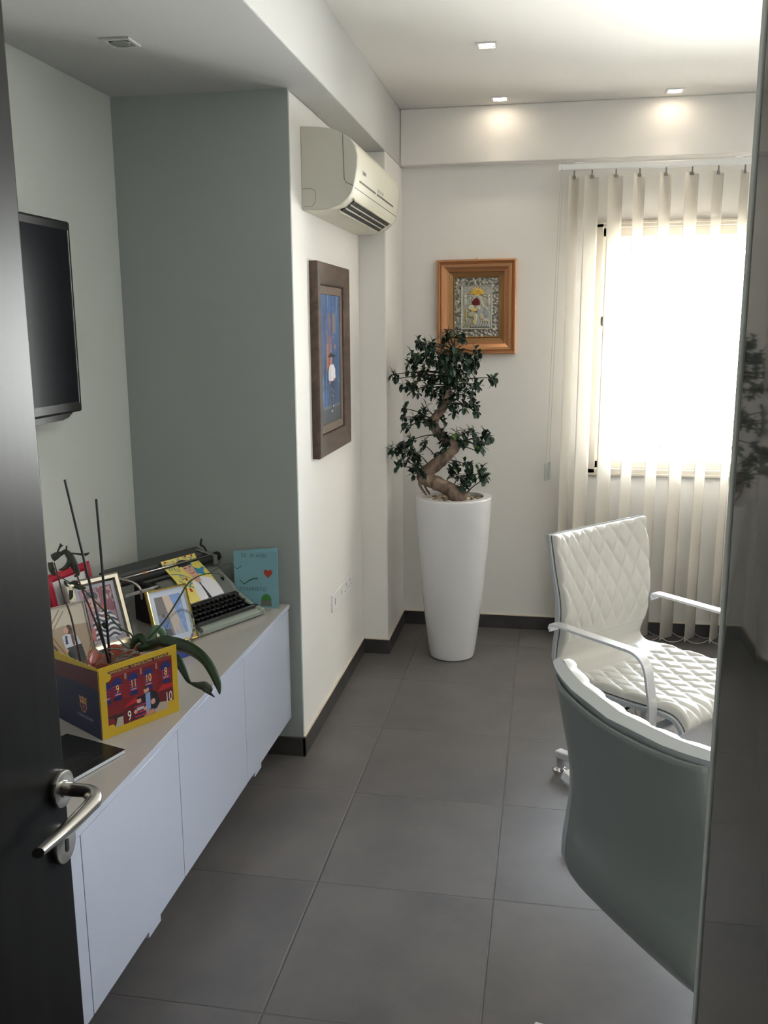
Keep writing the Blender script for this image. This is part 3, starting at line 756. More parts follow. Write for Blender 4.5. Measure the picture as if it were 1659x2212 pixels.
# pebbles, one mesh with own tints
ico = bmesh.new(); bmesh.ops.create_icosphere(ico, subdivisions=2, radius=1.0)
iv = [tuple(v.co) for v in ico.verts]; iff = [tuple(v.index for v in f.verts) for f in ico.faces]; ico.free()
pb = MB(); cols_ = []
for k in range(230):
    a = random.random() * 2 * PI; r = 0.150 * math.sqrt(random.random()); s0 = random.uniform(0.007, 0.014)
    sx, sy, sz = s0 * random.uniform(.8, 1.4), s0, s0 * random.uniform(.6, .9); ca, sa = math.cos(a * 3), math.sin(a * 3)
    c = random.choice([(0.72, 0.66, 0.52), (0.6, 0.5, 0.36), (0.8, 0.78, 0.70), (0.33, 0.2, 0.1), (0.2, 0.14, 0.09), (0.5, 0.38, 0.22)])
    pb.add([(r * math.cos(a) + x * sx * ca - y * sy * sa, r * math.sin(a) + x * sx * sa + y * sy * ca, 0.878 + z * sz + random.uniform(-.002, .004) * 0) for x, y, z in iv], iff); cols_ += [c] * len(iv)
o = pb.build('pebbles', PEB, bo, smooth=True); o['kind'] = 'stuff'
ca_ = o.data.color_attributes.new('Col', 'FLOAT_COLOR', 'POINT'); ca_.data.foreach_set('color', np.array([(*c, 1) for c in cols_]).ravel())


def zq(X, Y, dy=0.0):      # crop coordinates of the tree close-up -> local place, at depth dy from the trunk
    p = at(820 + X * 0.18088, 700 + Y * 0.18083, PY + dy); return Vector((p.x - PX, p.y - PY, p.z))


trunk_pts = [(985, 2110, -.04, 100), (930, 2050, -.04, 96), (860, 1990, -.03, 88), (770, 1945, -.02, 84), (690, 1905, -.01, 84), (610, 1870, 0, 90), (540, 1835, .0, 92), (535, 1790, .01, 88), (590, 1745, .01, 80), (660, 1690, .01, 76), (730, 1630, .0, 76), (800, 1570, -.01, 70), (860, 1520, -.01, 64), (900, 1470, -.01, 60), (880, 1420, 0, 58), (820, 1390, .01, 56), (760, 1360, .01, 55), (710, 1310, .01, 54), (670, 1255, .0, 54), (645, 1200, 0, 54), (655, 1140, -.01, 50), (695, 1080, -.01, 48), (745, 1020, -.01, 46), (790, 950, 0, 44), (815, 860, 0, 40), (815, 760, 0, 36), (800, 660, 0, 32), (800, 560, 0, 26), (830, 460, 0, 20), (860, 380, 0, 14), (890, 280, 0, 9)]
K = 0.18088 / F_PX * 4.98
tp = [zq(a, b, c) for a, b, c, d in trunk_pts]; trd = [d * K * random.uniform(0.93, 1.08) for a, b, c, d in trunk_pts]
def smooth_path(P, Rr, n=3):
    out, ro = [], []
    for i in range(len(P) - 1):
        p0, p1, p2, p3 = P[max(i - 1, 0)], P[i], P[i + 1], P[min(i + 2, len(P) - 1)]
        for k in range(n):
            t = k / n; out.append(0.5 * ((2 * p1) + (p2 - p0) * t + (2 * p0 - 5 * p1 + 4 * p2 - p3) * t * t + (-p0 + 3 * p1 - 3 * p2 + p3) * t ** 3)); ro.append(Rr[i] * (1 - t) + Rr[i + 1] * t)
    out.append(P[-1]); ro.append(Rr[-1]); return out, ro


sp_, sr_ = smooth_path(tp, trd)
tk = MB().tube(sp_, [r * (1 + 0.05 * math.sin(i * 1.7)) for i, r in enumerate(sr_)], 18)
rp_, rr_ = smooth_path([zq(520, 1860), zq(480, 1900, -.02), zq(500, 1960, -.03), (zq(560, 2040, -.05))], [.014, .010, .007, .005]); tk.tube(rp_, rr_, 8)
rp_, rr_ = smooth_path([zq(560, 1890, .02), zq(540, 1940, .03), zq(600, 2030, .05)], [.012, .006, .005]); tk.tube(rp_, rr_, 8)
for a, b, c, d in ((600, 1190, 520, 1160), (900, 1470, 1000, 1430), (1000, 1430, 1060, 1420)): tk.tube([zq(a, b), zq(c, d)], [.02, .012], 10)
tk.build('trunk', BARK, bo, smooth=True)
blobs = [(900, 160, 130, 70, 9), (800, 120, 80, 40, 4), (620, 240, 120, 60, 6), (480, 240, 60, 45, 3), (560, 380, 170, 100, 13), (430, 470, 100, 80, 8), (700, 500, 150, 100, 12), (860, 330, 140, 140, 13), (950, 600, 120, 120, 11), (1040, 450, 90, 90, 7), (1150, 350, 50, 60, 3), (1140, 490, 50, 70, 4), (450, 590, 140, 55, 7),
         (175, 600, 30, 40, 2), (235, 650, 30, 30, 2), (330, 720, 50, 40, 3), (460, 770, 90, 70, 6), (570, 790, 90, 60, 6), (720, 800, 100, 80, 8), (820, 700, 120, 110, 10), (890, 840, 80, 60, 5), (780, 620, 100, 80, 8), (820, 560, 110, 110, 9), (830, 860, 90, 70, 7), (650, 680, 90, 60, 5), (760, 430, 110, 90, 7), (930, 440, 90, 90, 6),
         (1310, 640, 55, 60, 4), (1150, 720, 70, 40, 5), (1050, 780, 60, 60, 4), (1080, 870, 45, 40, 3), (800, 950, 90, 50, 7), (860, 1050, 50, 50, 3), (1000, 960, 45, 50, 3), (1100, 1010, 65, 60, 6),
         (310, 1010, 30, 30, 2), (310, 1110, 20, 40, 2), (520, 1020, 45, 50, 3), (500, 1130, 100, 45, 6), (340, 1210, 40, 50, 3), (590, 1150, 50, 50, 4), (730, 1110, 60, 60, 3), (760, 1180, 20, 30, 1),
         (370, 1390, 80, 40, 4), (200, 1490, 50, 60, 5), (320, 1470, 90, 70, 7), (430, 1530, 80, 90, 8), (530, 1440, 40, 50, 3), (310, 1640, 55, 40, 3), (230, 1690, 35, 30, 2), (470, 1690, 60, 50, 4), (430, 1760, 50, 50, 4), (520, 1800, 30, 40, 2),
         (680, 1550, 50, 35, 3), (750, 1330, 50, 50, 3), (820, 1420, 70, 80, 6), (930, 1320, 50, 40, 3), (1050, 1290, 70, 50, 4), (980, 1400, 80, 40, 5), (1160, 1430, 80, 60, 7), (1280, 1340, 70, 50, 6), (1180, 1530, 20, 40, 1),
         (900, 1690, 55, 40, 4), (1040, 1680, 60, 40, 4), (870, 1770, 40, 50, 3), (1200, 1760, 50, 50, 4), (950, 1840, 60, 50, 5), (1060, 1840, 60, 60, 6), (1190, 1830, 50, 60, 5), (1010, 1930, 25, 40, 2), (1250, 1850, 30, 30, 2)]
lm, ly_, tw_ = MB(), MB(), MB()


def leaf(mb, p, d, up, L, Wd):
    d = d.normalized(); side = d.cross(up)
    if side.length < 1e-3: side = d.orthogonal()
    side.normalize(); nrm = side.cross(d)
    prof_ = ((0.0, 0.06), (0.2, 0.55), (0.45, 0.95), (0.7, 0.9), (0.88, 0.55), (1.0, 0.04)); vs = []
    for t, wv in prof_:
        c = p + d * (L * t) - nrm * (L * 0.30 * t * t)
        vs += [c - side * Wd * wv / 2 + nrm * Wd * 0.15 * wv, c, c + side * Wd * wv / 2 + nrm * Wd * 0.15 * wv]
    fs = []
    for i in range(5): fs += [(i * 3, i * 3 + 1, i * 3 + 4, i * 3 + 3), (i * 3 + 1, i * 3 + 2, i * 3 + 5, i * 3 + 4)]
    mb.add(vs, fs)


for bx, by, rx2, ry2, n in blobs:
    dd = random.uniform(-0.06, 0.06); dep = max(rx2, 60) * K * 1.3
    ctr = zq(bx, by, dd)
    cands = [q for q in sp_ if q.z < ctr.z + 0.03] or sp_
    near = min(cands, key=lambda q: (q - ctr).length)
    mid = near.lerp(ctr, 0.5) + Vector((0, 0, 0.012)); bp, brd = smooth_path([near, mid, ctr], [.0045, .003, .002], 4)
    if (near - ctr).length > 0.04: tw_.tube(bp, brd, 6)
    for k in range(int(n * 1.05 + 0.5)):
        a = random.random() * 2 * PI; r = math.sqrt(random.random())
        p = zq(bx + rx2 * r * math.cos(a), by + ry2 * r * math.sin(a), dd + random.uniform(-dep, dep))
        tw_.tube([ctr.lerp(p, 0.0), ctr.lerp(p, 0.5) + Vector((0, 0, .004)), p], [.002, .0016, .0012], 5)
        ax = (Vector((p.x - near.x, p.y - near.y, 0)) * 2 + Vector((random.uniform(-.1, .1), random.uniform(-.1, .1), random.uniform(0.0, 0.18)))).normalized()
        e1 = ax.orthogonal().normalized(); e2 = ax.cross(e1); ph0 = random.random() * 6
        young = random.random() < 0.05
        for j in range(random.choice((5, 6, 6, 7))):
            aa = ph0 + j * 2.4; tilt = 0.35 + 0.5 * (j % 3) / 2
            d = ax * (0.75 - tilt * 0.9) + (e1 * math.cos(aa) + e2 * math.sin(aa)) * (0.6 + tilt * 0.4) + Vector((0, 0, -0.12))
            s0 = random.uniform(0.85, 1.2)
            leaf(ly_ if (young and j > 3) else lm, p + ax * 0.004 * j * 0.5, d, Vector((0, 0, 1)) if abs(d.normalized().z) < 0.9 else Vector((1, 0, 0)), 0.038 * s0, 0.019 * s0)
tw_.build('twigs', TWIG, bo, smooth=True)
lm.build('foliage', LEAF, bo, smooth=True)
o = ly_.build('young_leaves', LEAFY, bo, smooth=True)

# ------------------------------------------------------------------ quilted office chairs
CW, ZTOP, BR_, ZA, WA, LA_, ZS, DS = 0.552, 1.047, 0.106, 0.745, 0.606, 0.395, 0.535, 0.508
side_prof = [(-0.110, 1.047), (-0.092, 0.985), (-0.070, 0.90), (-0.050, 0.82), (-0.040, 0.75), (-0.042, 0.68), (-0.048, 0.625), (-0.040, 0.578), (-0.008, 0.545), (0.05, 0.530), (0.12, 0.527), (0.22, 0.527), (0.32, 0.530), (0.41, 0.537), (0.47, 0.535), (0.500, 0.515), (0.510, 0.495)]
_pp, _ = smooth_path([Vector((u, 0, z)) for u, z in side_prof], [1] * len(side_prof), 6)
_sl = [0.0]
for i in range(1, len(_pp)): _sl.append(_sl[-1] + (_pp[i] - _pp[i - 1]).length)
SLEN = _sl[-1]


def prof_at(s):
    s = min(max(s, 0), SLEN); i = 0
    while i < len(_sl) - 2 and _sl[i + 1] < s: i += 1
    t = (s - _sl[i]) / max(1e-9, _sl[i + 1] - _sl[i]); p = _pp[i].lerp(_pp[i + 1], t)
    j0, j1 = max(i - 2, 0), min(i + 3, len(_pp) - 1); d = (_pp[j1] - _pp[j0]).normalized()
    return p, Vector((-d.z, 0, d.x))        # normal: to the front of the back, up from the seat


NB = prof_at(0.2)[1]
if NB.x < 0: NSIGN = -1
else: NSIGN = 1


def shell_pt(s, v, off):
    p, n = prof_at(s); n = n * NSIGN
    k = max(0.0, 1 - s / 0.46); wv = CW / 2 * (1.0 - 0.05 * math.exp(-((s - 0.28) / 0.12) ** 2) - 0.085 * math.exp(-((s - 0.46) / 0.10) ** 2) - 0.02 * (s > 0.9) * (s - 0.9) * 3)
    bow = (0.050 * k ** 0.7 if k > 0 else 0) * v * v + (0.016 * v * v if s > 0.6 else 0.016 * v * v * max(0, (s - .4) / .2))
    q = p + n * (bow + off); return Vector((q.x, v * wv, q.z))


def quilt(s, v):
    y = v * CW / 2
    if 0.40 < s < 0.60: return 0.0055
    else: fade = min(1, max(0, (0.40 - s) / 0.04)) if s < 0.5 else min(1, (s - 0.60) / 0.04)
    a = y / 0.076 + s / 0.125; b = y / 0.076 - s / 0.125
    da = abs(a - round(a)); db = abs(b - round(b))
    h = min(1, da * 4.0) ** 0.55 * min(1, db * 4.0) ** 0.55
    return 0.0085 * (h * fade + (1 - fade) * 0.9)


def make_chair(label, loc, yaw, star):
    t = thing('office_chair', label, 'chair', loc, yaw)
    sh_ = MB(); n = 60

    def outer_(u, v): return shell_pt(u * SLEN, 2 * v - 1, 0.0)
    # shell: a thick band with rounded edges
    def sh_fn(u, v):
        s_ = u * SLEN; a = v * 2 * PI
        vv = math.cos(a); th = 0.5 * 0.03 * math.sin(a)
        vv = math.copysign(min(1, abs(vv) ** 0.35), vv); th = math.copysign(abs(math.sin(a)) ** 0.4 * 0.015, math.sin(a))
        return shell_pt(s_, vv, -0.015 + th)
    sh_.grid(sh_fn, n, 40)
    nb = len(sh_.v); ring0 = [j for j in range(40)]; ringn = [n * 41 + j for j in range(40)]
    sh_.f.append(tuple(ring0)[::-1]); sh_.f.append(tuple(ringn))
    o = sh_.build('shell', SHELL, t, smooth=True, auto=True)
    bp_ = MB()

    def back_fn(u, v): return shell_pt(0.012 + u * (SLEN * 0.56 - 0.012), (2 * v - 1) * 0.86, -0.0305 - 0.007 * min(1, 9 * min(v, 1 - v)) ** 0.5)
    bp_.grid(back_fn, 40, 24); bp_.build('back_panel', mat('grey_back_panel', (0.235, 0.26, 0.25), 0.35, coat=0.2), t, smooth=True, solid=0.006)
    cu = MB()

    def cu_fn(u, v):
        s_ = 0.004 + u * (SLEN - 0.008); vv = 2 * v - 1; e = min(1, min((1 - abs(vv)) * 12, u * 45, (1 - u) * 45)); e = math.sqrt(max(0, 1 - (1 - e) ** 2))
        return shell_pt(s_, vv * 0.975, 0.001 + (0.022 - 0.012 * math.exp(-((s_ - 0.50) / 0.075) ** 2)) * e + quilt(s_, vv) * e)
    cu.grid(cu_fn, 300, 150); cu.build('quilted_cushion', LEATHER, t, smooth=True)
    for sg_ in (-1, 1):
        ar = MB(); yy = sg_ * WA / 2; path = [(-0.008, ZA - 0.026), (-0.016, ZA - 0.014), (-0.012, ZA - 0.003), (0.002, ZA)]
        for k in range(6): path.append((0.01 + (LA_ - 0.08) * k / 5, ZA - 0.006 * k / 5))
        cx_, cz_ = path[-1]; R2 = 0.075
        for k in range(1, 9): a = k / 8 * math.radians(78); path.append((cx_ + R2 * math.sin(a), cz_ - R2 * (1 - math.cos(a))))
        ex, ez = path[-1]
        path += [(ex + 0.012, ez - 0.06), (ex + 0.022, ez - 0.12), (ex + 0.022, ZS - 0.045)]
        for i, (u, z) in enumerate(path):
            j0, j1 = path[max(i - 1, 0)], path[min(i + 1, len(path) - 1)]; d = Vector((j1[0] - j0[0], 0, j1[1] - j0[1])).normalized(); nn_ = Vector((-d.z, 0, d.x)) * 0.005
            hw = 0.021
            for yo, so_ in ((-hw, 1), (hw, 1), (hw, -1), (-hw, -1)): ar.v.append((u + nn_.x * so_, yy + yo, z + nn_.z * so_))
        for i in range(len(path) - 1):
            for k in range(4): ar.f.append((i * 4 + k, i * 4 + (k + 1) % 4, i * 4 + 4 + (k + 1) % 4, i * 4 + 4 + k))
        ar.f.append((3, 2, 1, 0)); b_ = (len(path) - 1) * 4; ar.f.append((b_, b_ + 1, b_ + 2, b_ + 3))
        ar.box(ex + 0.002, ex + 0.042, min(yy, yy - sg_ * 0.16), max(yy, yy - sg_ * 0.16), ZS - 0.055, ZS - 0.045)
        ar.build('armrest', ALU, t, bevel=0.002)
    HU = 0.185
    MB().box(HU - 0.09, HU + 0.09, -0.11, 0.11, ZS - 0.062, ZS - 0.028).build('seat_mechanism', mat('mechanism_black', (0.03, 0.03, 0.03), 0.4), t, bevel=0.006)
    MB().tube([(HU + 0.05, -0.05, ZS - 0.055), (HU + 0.06, -0.20, ZS - 0.060), (HU + 0.06, -0.27, ZS - 0.062)], 0.005, 8).box(HU + 0.045, HU + 0.075, -0.31, -0.255, ZS - 0.068, ZS - 0.058).build('lever', BLACKP, t, smooth=True)
    MB().lathe([(0.0, 0.12), (0.027, 0.12), (0.027, 0.30), (0.018, 0.302), (0.018, ZS - 0.06), (0.0, ZS - 0.06)], 24, o=(HU, 0, 0)).build('column', CHROME, t, smooth=True, auto=True)
    MB().lathe([(0.0, 0.085), (0.038, 0.085), (0.042, 0.095), (0.042, 0.14), (0.03, 0.15), (0.0, 0.15)], 24, o=(HU, 0, 0)).build('hub', ALU, t, smooth=True, auto=True)
    for k in range(4):
        a = star + k * PI / 2; c_, s_ = math.cos(a), math.sin(a); R3 = 0.392
        lg = MB()
        for r_, w_, zt0, zb0 in ((0.03, 0.026, 0.135, 0.095), (R3 - 0.02, 0.018, 0.088, 0.056), (R3 + 0.018, 0.018, 0.086, 0.056)):
            for yo, zz in ((-w_, zb0), (w_, zb0), (w_, zt0), (-w_, zt0)): lg.v.append((HU + c_ * r_ - s_ * yo, s_ * r_ + c_ * yo, zz))
        for i in range(2):
            for j in range(4): lg.f.append((i * 4 + j, i * 4 + (j + 1) % 4, i * 4 + 4 + (j + 1) % 4, i * 4 + 4 + j))
        lg.f.append((3, 2, 1, 0)); lg.f.append((8, 9, 10, 11))
        leg = lg.build('leg', ALU, t, bevel=0.004)
        MB().lathe([(0.0, 0.0), (0.030, 0.0), (0.031, 0.005), (0.026, 0.011), (0.016, 0.016), (0.015, 0.057), (0.0, 0.057)], 28, o=(HU + c_ * R3, s_ * R3, 0)).build('glide', CHROME, leg, smooth=True, auto=True)
    return t


make_chair('white diamond-quilted office chair facing right, nearer the window blind', (0.252, 3.438, 0), -0.724, 3.15)
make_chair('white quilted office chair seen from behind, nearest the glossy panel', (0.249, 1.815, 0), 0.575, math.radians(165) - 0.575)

# ------------------------------------------------------------------ typewriter
ta = math.radians(64)
ty = thing('typewriter', 'grey manual typewriter with black keys and carriage at the alcove end', 'typewriter', (-1.235, 3.045, ZT), ta)
# local: x to the typist's right, y to the rear, z up
WT = 0.345


def tcase():
    m = MB(); pr = [(0.0, 0.012), (0.0, 0.026), (0.006, 0.032), (0.02, 0.034), (0.02, 0.012)]
    return m.prism(pr, 0, WT, 'x')


MB().prism([(0.0, 0.006), (0.0, 0.022), (0.012, 0.030), (0.03, 0.030), (0.03, 0.006)], -0.002, WT + 0.002, 'x').build('front_lip', TWL, ty, bevel=0.002)
MB().box(0.004, WT - 0.004, 0.028, 0.36, 0.006, 0.04).build('base_pan', TWD, ty)
for x0_, x1_ in ((0.0, 0.022), (WT - 0.022, WT)):
    MB().prism([(0.0, 0.006), (0.0, 0.030), (0.06, 0.042), (0.145, 0.080), (0.165, 0.105), (0.25, 0.158), (0.36, 0.158), (0.36, 0.006)], x0_, x1_, 'x').build('side_wall', TWL if x0_ > 0.1 else TWD, ty, bevel=0.004)
MB().prism([(0.138, 0.03), (0.138, 0.084), (0.16, 0.108), (0.235, 0.162), (0.262, 0.166), (0.262, 0.03)], 0.02, WT - 0.02, 'x').build('top_cover', TWG, ty, bevel=0.006, seg=3)
MB().prism([(0.262, 0.04), (0.262, 0.115), (0.36, 0.14), (0.36, 0.04)], 0.02, WT - 0.02, 'x').build('rear_body', TWD, ty, bevel=0.004)
MB().box(0.02, WT - 0.02, 0.030, 0.045, 0.034, 0.044).build('space_bar', KEY, ty, bevel=0.003)
MB().box(0.022, WT - 0.022, 0.03, 0.14, 0.036, 0.040).prism([(0.118, 0.04), (0.118, 0.078), (0.138, 0.082), (0.138, 0.04)], 0.02, WT - 0.02, 'x').build('key_well', TWD, ty)
k0 = None
for r in range(4):
    n = (11, 12, 12, 12)[r]
    for k in range(n):
        x_ = 0.040 + (0.0, 0.006, 0.0, -0.004)[r] + 0.0235 * k; y_ = 0.052 + 0.021 * r; z_ = 0.050 + 0.010 * r
        if k0 is None:
            m = MB().lathe([(0.0045, -0.014), (0.0045, -0.003), (0.0088, -0.001), (0.0092, 0.003), (0.0080, 0.0042), (0.0, 0.0034)], 14)
            o = k0 = m.build('key', KEY, ty, smooth=True)
        else: o = k0.copy(); col.objects.link(o); o.parent = ty
        if r == 3 and k == 0: o.data = k0.data.copy(); o.data.materials[0] = REDK; o['label'] = 'red key'
        o.location = (x_, y_, z_)
CX0, CX1, CYc, CZ = -0.165, 0.372, 0.300, 0.205
cr = bpy.data.objects.new('carriage', None); col.objects.link(cr); cr.parent = ty
MB().tube([(CX0 + 0.03, CYc - 0.01, CZ - 0.012), (CX1 - 0.03, CYc - 0.01, CZ - 0.012)], 0.019, 24).build('platen', RUB, cr, smooth=True, auto=True)
MB().prism([(CYc + 0.002, CZ + 0.002), (CYc + 0.006, CZ + 0.014), (CYc + 0.058, CZ + 0.030), (CYc + 0.062, CZ + 0.020), (CYc + 0.050, CZ - 0.02)], CX0 + 0.025, CX1 - 0.045, 'x').build('paper_table', mat('dark_grey_metal', (0.055, 0.058, 0.058), 0.4), cr, bevel=0.002)
MB().prism([(CYc - 0.045, CZ - 0.045), (CYc - 0.04, CZ + 0.010), (CYc + 0.05, CZ + 0.012), (CYc + 0.055, CZ - 0.045)], CX0, CX0 + 0.032, 'x').build('end_plate', TWB, cr, bevel=0.003)
MB().prism([(CYc - 0.035, CZ - 0.040), (CYc - 0.03, CZ + 0.0), (CYc + 0.05, CZ + 0.012), (CYc + 0.055, CZ - 0.040)], CX1 - 0.035, CX1 - 0.012, 'x').build('end_plate', TWG, cr, bevel=0.003)
MB().lathe([(0.0, 0.0), (0.017, 0.0), (0.019, 0.004), (0.019, 0.020), (0.016, 0.025), (0.0, 0.025)], 24, axis='x', o=(CX1 - 0.012, CYc - 0.01, CZ - 0.012)).build('platen_knob', BLACKP, cr, smooth=True, auto=True)
MB().box(CX0 - 0.005, CX0 + 0.030, CYc + 0.010, CYc + 0.042, CZ + 0.010, CZ + 0.030).build('margin_block', TWD, cr, bevel=0.006, seg=3)
MB().box(CX0 + 0.03, CX1 - 0.04, CYc - 0.062, CYc - 0.052, CZ - 0.058, CZ - 0.046).build('carriage_rail', mat('rail_silver', (0.6, 0.6, 0.6), 0.3, metal=0.9), cr, bevel=0.001)
MB().tube([(CX0 + 0.03, CYc - 0.028, CZ + 0.006), (CX1 - 0.04, CYc - 0.028, CZ + 0.006)], 0.0032, 10).build('paper_bail', CHROME, cr, smooth=True)
MB().tube([(CX0 + 0.14, CYc - 0.028, CZ + 0.006), (CX0 + 0.155, CYc - 0.028, CZ + 0.006)], 0.005, 10).build('bail_roller', mat('orange_rubber', (0.6, 0.22, 0.05), 0.6), cr)
p_, r_ = smooth_path([Vector(v) for v in ((CX0 + 0.01, CYc - 0.01, CZ + 0.012), (CX0 + 0.03, CYc - 0.05, CZ + 0.010), (CX0 + 0.05, CYc - 0.085, CZ + 0.0), (CX0 + 0.06, CYc - 0.11, CZ - 0.022), (CX0 + 0.062, CYc - 0.115, CZ - 0.062))], [.006, .007, .006, .005, .004], 6)
MB().tube(p_, r_, 10).build('return_lever', STEEL, cr, smooth=True)
p_, r_ = smooth_path([Vector(v) for v in ((CX1 - 0.03, CYc + 0.01, CZ + 0.0), (CX1 - 0.035, CYc + 0.02, CZ + 0.028), (CX1 - 0.045, CYc + 0.03, CZ + 0.040), (CX1 - 0.035, CYc + 0.035, CZ + 0.062))], [.005, .006, .008, .007], 5)
MB().tube(p_, r_, 10, flat=0.6).build('release_lever', BLACKP, cr, smooth=True)
p_, r_ = smooth_path([Vector(v) for v in ((CX1 - 0.03, CYc - 0.03, CZ + 0.0), (CX1 - 0.06, CYc + 0.0, CZ + 0.018), (CX1 - 0.075, CYc + 0.03, CZ + 0.026))], [.005, .006, .004], 5)
MB().tube(p_, r_, 8, flat=0.5).build('line_lever', TWG, cr, smooth=True)
MB().box(0.300, 0.306, 0.180, 0.204, 0.122, 0.135).build('cover_slot', BLACKP, ty)

# photo sheet lying over the typewriter cover
cv = Canvas(150, 190, S(226, 208, 106))
def sprial(cx, cy, r0, turns, ph, c, wd=0.010, sgn=1):
    pts = []
    for k in range(40):
        t = k / 39; a = ph + sgn * turns * 2 * PI * t; r = r0 * (1 - 0.85 * t); pts.append((cx + r * math.cos(a), cy + r * math.sin(a) / 1.25))
    cv.line(pts, wd, c, asp=1.25)
for a in ((.16, .86, .08, 1.2, 1), (.30, .90, .06, 1.1, 3), (.14, .70, .07, 1.2, 0), (.30, .66, .08, 1.2, 2), (.22, .50, .07, 1.2, 4), (.34, .33, .09, 1.3, 1), (.78, .88, .10, 1.1, 2), (.9, .72, .07, 1.2, 5), (.66, .93, .06, 1.2, 0), (.48, .93, .05, 1.2, 3)): sprial(*a, S(70, 132, 150), 0.009)
for pts in ([(.02, .9), (.2, .78), (.4, .8)], [(.05, .6), (.25, .55), (.4, .45)], [(.1, .45), (.25, .3), (.42, .42)], [(.6, .85), (.75, .8), (.9, .92)]): cv.line(pts, 0.011, S(50, 130, 165), asp=1.25)
cv.poly([(.62, .88), (.98, .55), (.9, .42), (.6, .5)], S(52, 140, 176)); cv.ell(.84, .66, .12, .09, S(222, 206, 100)); cv.ell(.95, .45, .08, .09, S(226, 208, 106))
for x_, y_ in ((.1, .93), (.06, .84), (.88, .95), (.7, .97), (.22, .26), (.3, .44)): cv.ell(x_, y_, .035, .03, S(178, 54, 40))
cv.poly([(.30, .0), (.30, .20), (.38, .34), (.50, .42), (.72, .42), (.92, .36), (1.0, .24), (1.0, 0)], S(228, 226, 234))
cv.poly([(.46, .42), (.50, .34), (.56, .31), (.64, .36), (.68, .50), (.5, .52)], S(205, 158, 138))
cv.ell(.57, .62, .135, .165, S(212, 168, 148)); cv.ell(.53, .79, .17, .10, S(38, 38, 42)); cv.poly([(.36, .78), (.72, .74), (.72, .70), (.58, .72), (.37, .70)], S(34, 34, 38))
cv.ell(.50, .645, .03, .012, S(50, 40, 40)); cv.ell(.64, .655, .03, .012, S(50, 40, 40)); cv.line([(.57, .65), (.585, .58), (.56, .575)], .006, S(160, 110, 95), asp=1.25)
cv.line([(.50, .53), (.57, .505), (.65, .535)], .010, S(168, 80, 76), asp=1.25); cv.line([(.46, .69), (.53, .70)], .007, S(60, 45, 40), asp=1.25); cv.line([(.61, .70), (.68, .70)], .007, S(60, 45, 40), asp=1.25)
cv.poly([(.52, .345), (.60, .345), (.58, .30), (.63, .0), (.53, .0), (.545, .30)], S(45, 46, 60)); cv.line([(.45, .40), (.53, .31), (.55, .35)], .010, S(206, 206, 218), asp=1.25); cv.line([(.70, .40), (.61, .31), (.58, .34)], .010, S(206, 206, 218), asp=1.25)
shp = thing('photo_sheet', 'curved yellow sheet with portrait of person in cap, shirt and tie', 'picture', (-1.235, 3.045, ZT), ta)
shprof = [Vector((0, y_, z_)) for y_, z_ in ((0.134, 0.088), (0.152, 0.108), (0.19, 0.142), (0.225, 0.170), (0.26, 0.192), (0.283, 0.210), (0.296, 0.228))]
sq, _ = smooth_path(shprof, [1] * 7, 8)
def sheet_fn(u, v, h):
    i = v * (len(sq) - 1); k = min(int(i), len(sq) - 2); p = sq[k].lerp(sq[k + 1], i - k); return (0.085 + u * 0.175, p.y, p.z)
o = cv.build('printed_sheet', PHOTOM, shp, sheet_fn)
so_ = o.modifiers.new('solid', 'SOLIDIFY'); so_.thickness = 0.0006; so_.offset = -1

# ------------------------------------------------------------------ blue greeting card
bc = thing('greeting_card', 'folded pale blue handmade card with heart and cactus drawing', 'card', (-1.232, 3.435, ZT), math.radians(3.5))
CWd, CHt = 0.180, 0.236
MB().box(0, CWd, 0, 0.0012, 0, CHt).build('front_leaf', BLUECARD, bc)
o = MB().box(0, CWd, 0, 0.0012, 0, CHt).build('rear_leaf', BLUECARD, bc); o.rotation_euler = (0, 0, math.radians(24)); o.location = (0.0, 0.0008, 0.0)


def facemat(x, z, y=-0.0004): return Matrix.Translation((x, y, z)) @ Matrix.Rotation(PI / 2, 4, 'X')


lettering('ΣΕ  ΑΓΑΠΩ', 0.020, INK, bc, facemat(0.082, CHt - 0.018), 'writing')
lettering('ΕΥΧΑΡΙΣΤΩ', 0.020, INK, bc, facemat(0.075, 0.078), 'writing')
cvm = MB()
hp = []
for k in range(40):
    a = k / 40 * 2 * PI; hp.append((0.140 + 0.0011 * 16 * math.sin(a) ** 3, 0.146 + 0.0013 * (13 * math.cos(a) - 5 * math.cos(2 * a) - 2 * math.cos(3 * a) - math.cos(4 * a))))
MB().prism(hp, -0.0008, 0.0, 'y').build('heart_drawing', mat('orange_red_crayon', (0.42, 0.06, 0.025), 0.7), bc)
MB().prism([(0.130 + 0.021 * math.cos(a), 0.033 + 0.026 * math.sin(a)) for a in [PI * k / 16 for k in range(17)]], -0.0008, 0, 'y').build('cactus_drawing', mat('green_crayon', (0.05, 0.20, 0.04), 0.7), bc)
MB().prism([(0.106, 0.008), (0.152, 0.008), (0.150, 0.032), (0.109, 0.034)], -0.0008, 0, 'y').build('pot_drawing', mat('grey_crayon', (0.16, 0.16, 0.14), 0.7), bc)
MB().tube([(0.022, -0.0004, 0.118), (0.040, -0.0004, 0.100), (0.062, -0.0004, 0.115), (0.080, -0.0004, 0.124), (0.098, -0.0004, 0.124)], [.0012, .002, .0022, .0026, .0026], 6).build('squiggle_drawing', mat('dark_green_crayon', (0.02, 0.10, 0.05), 0.7), bc)


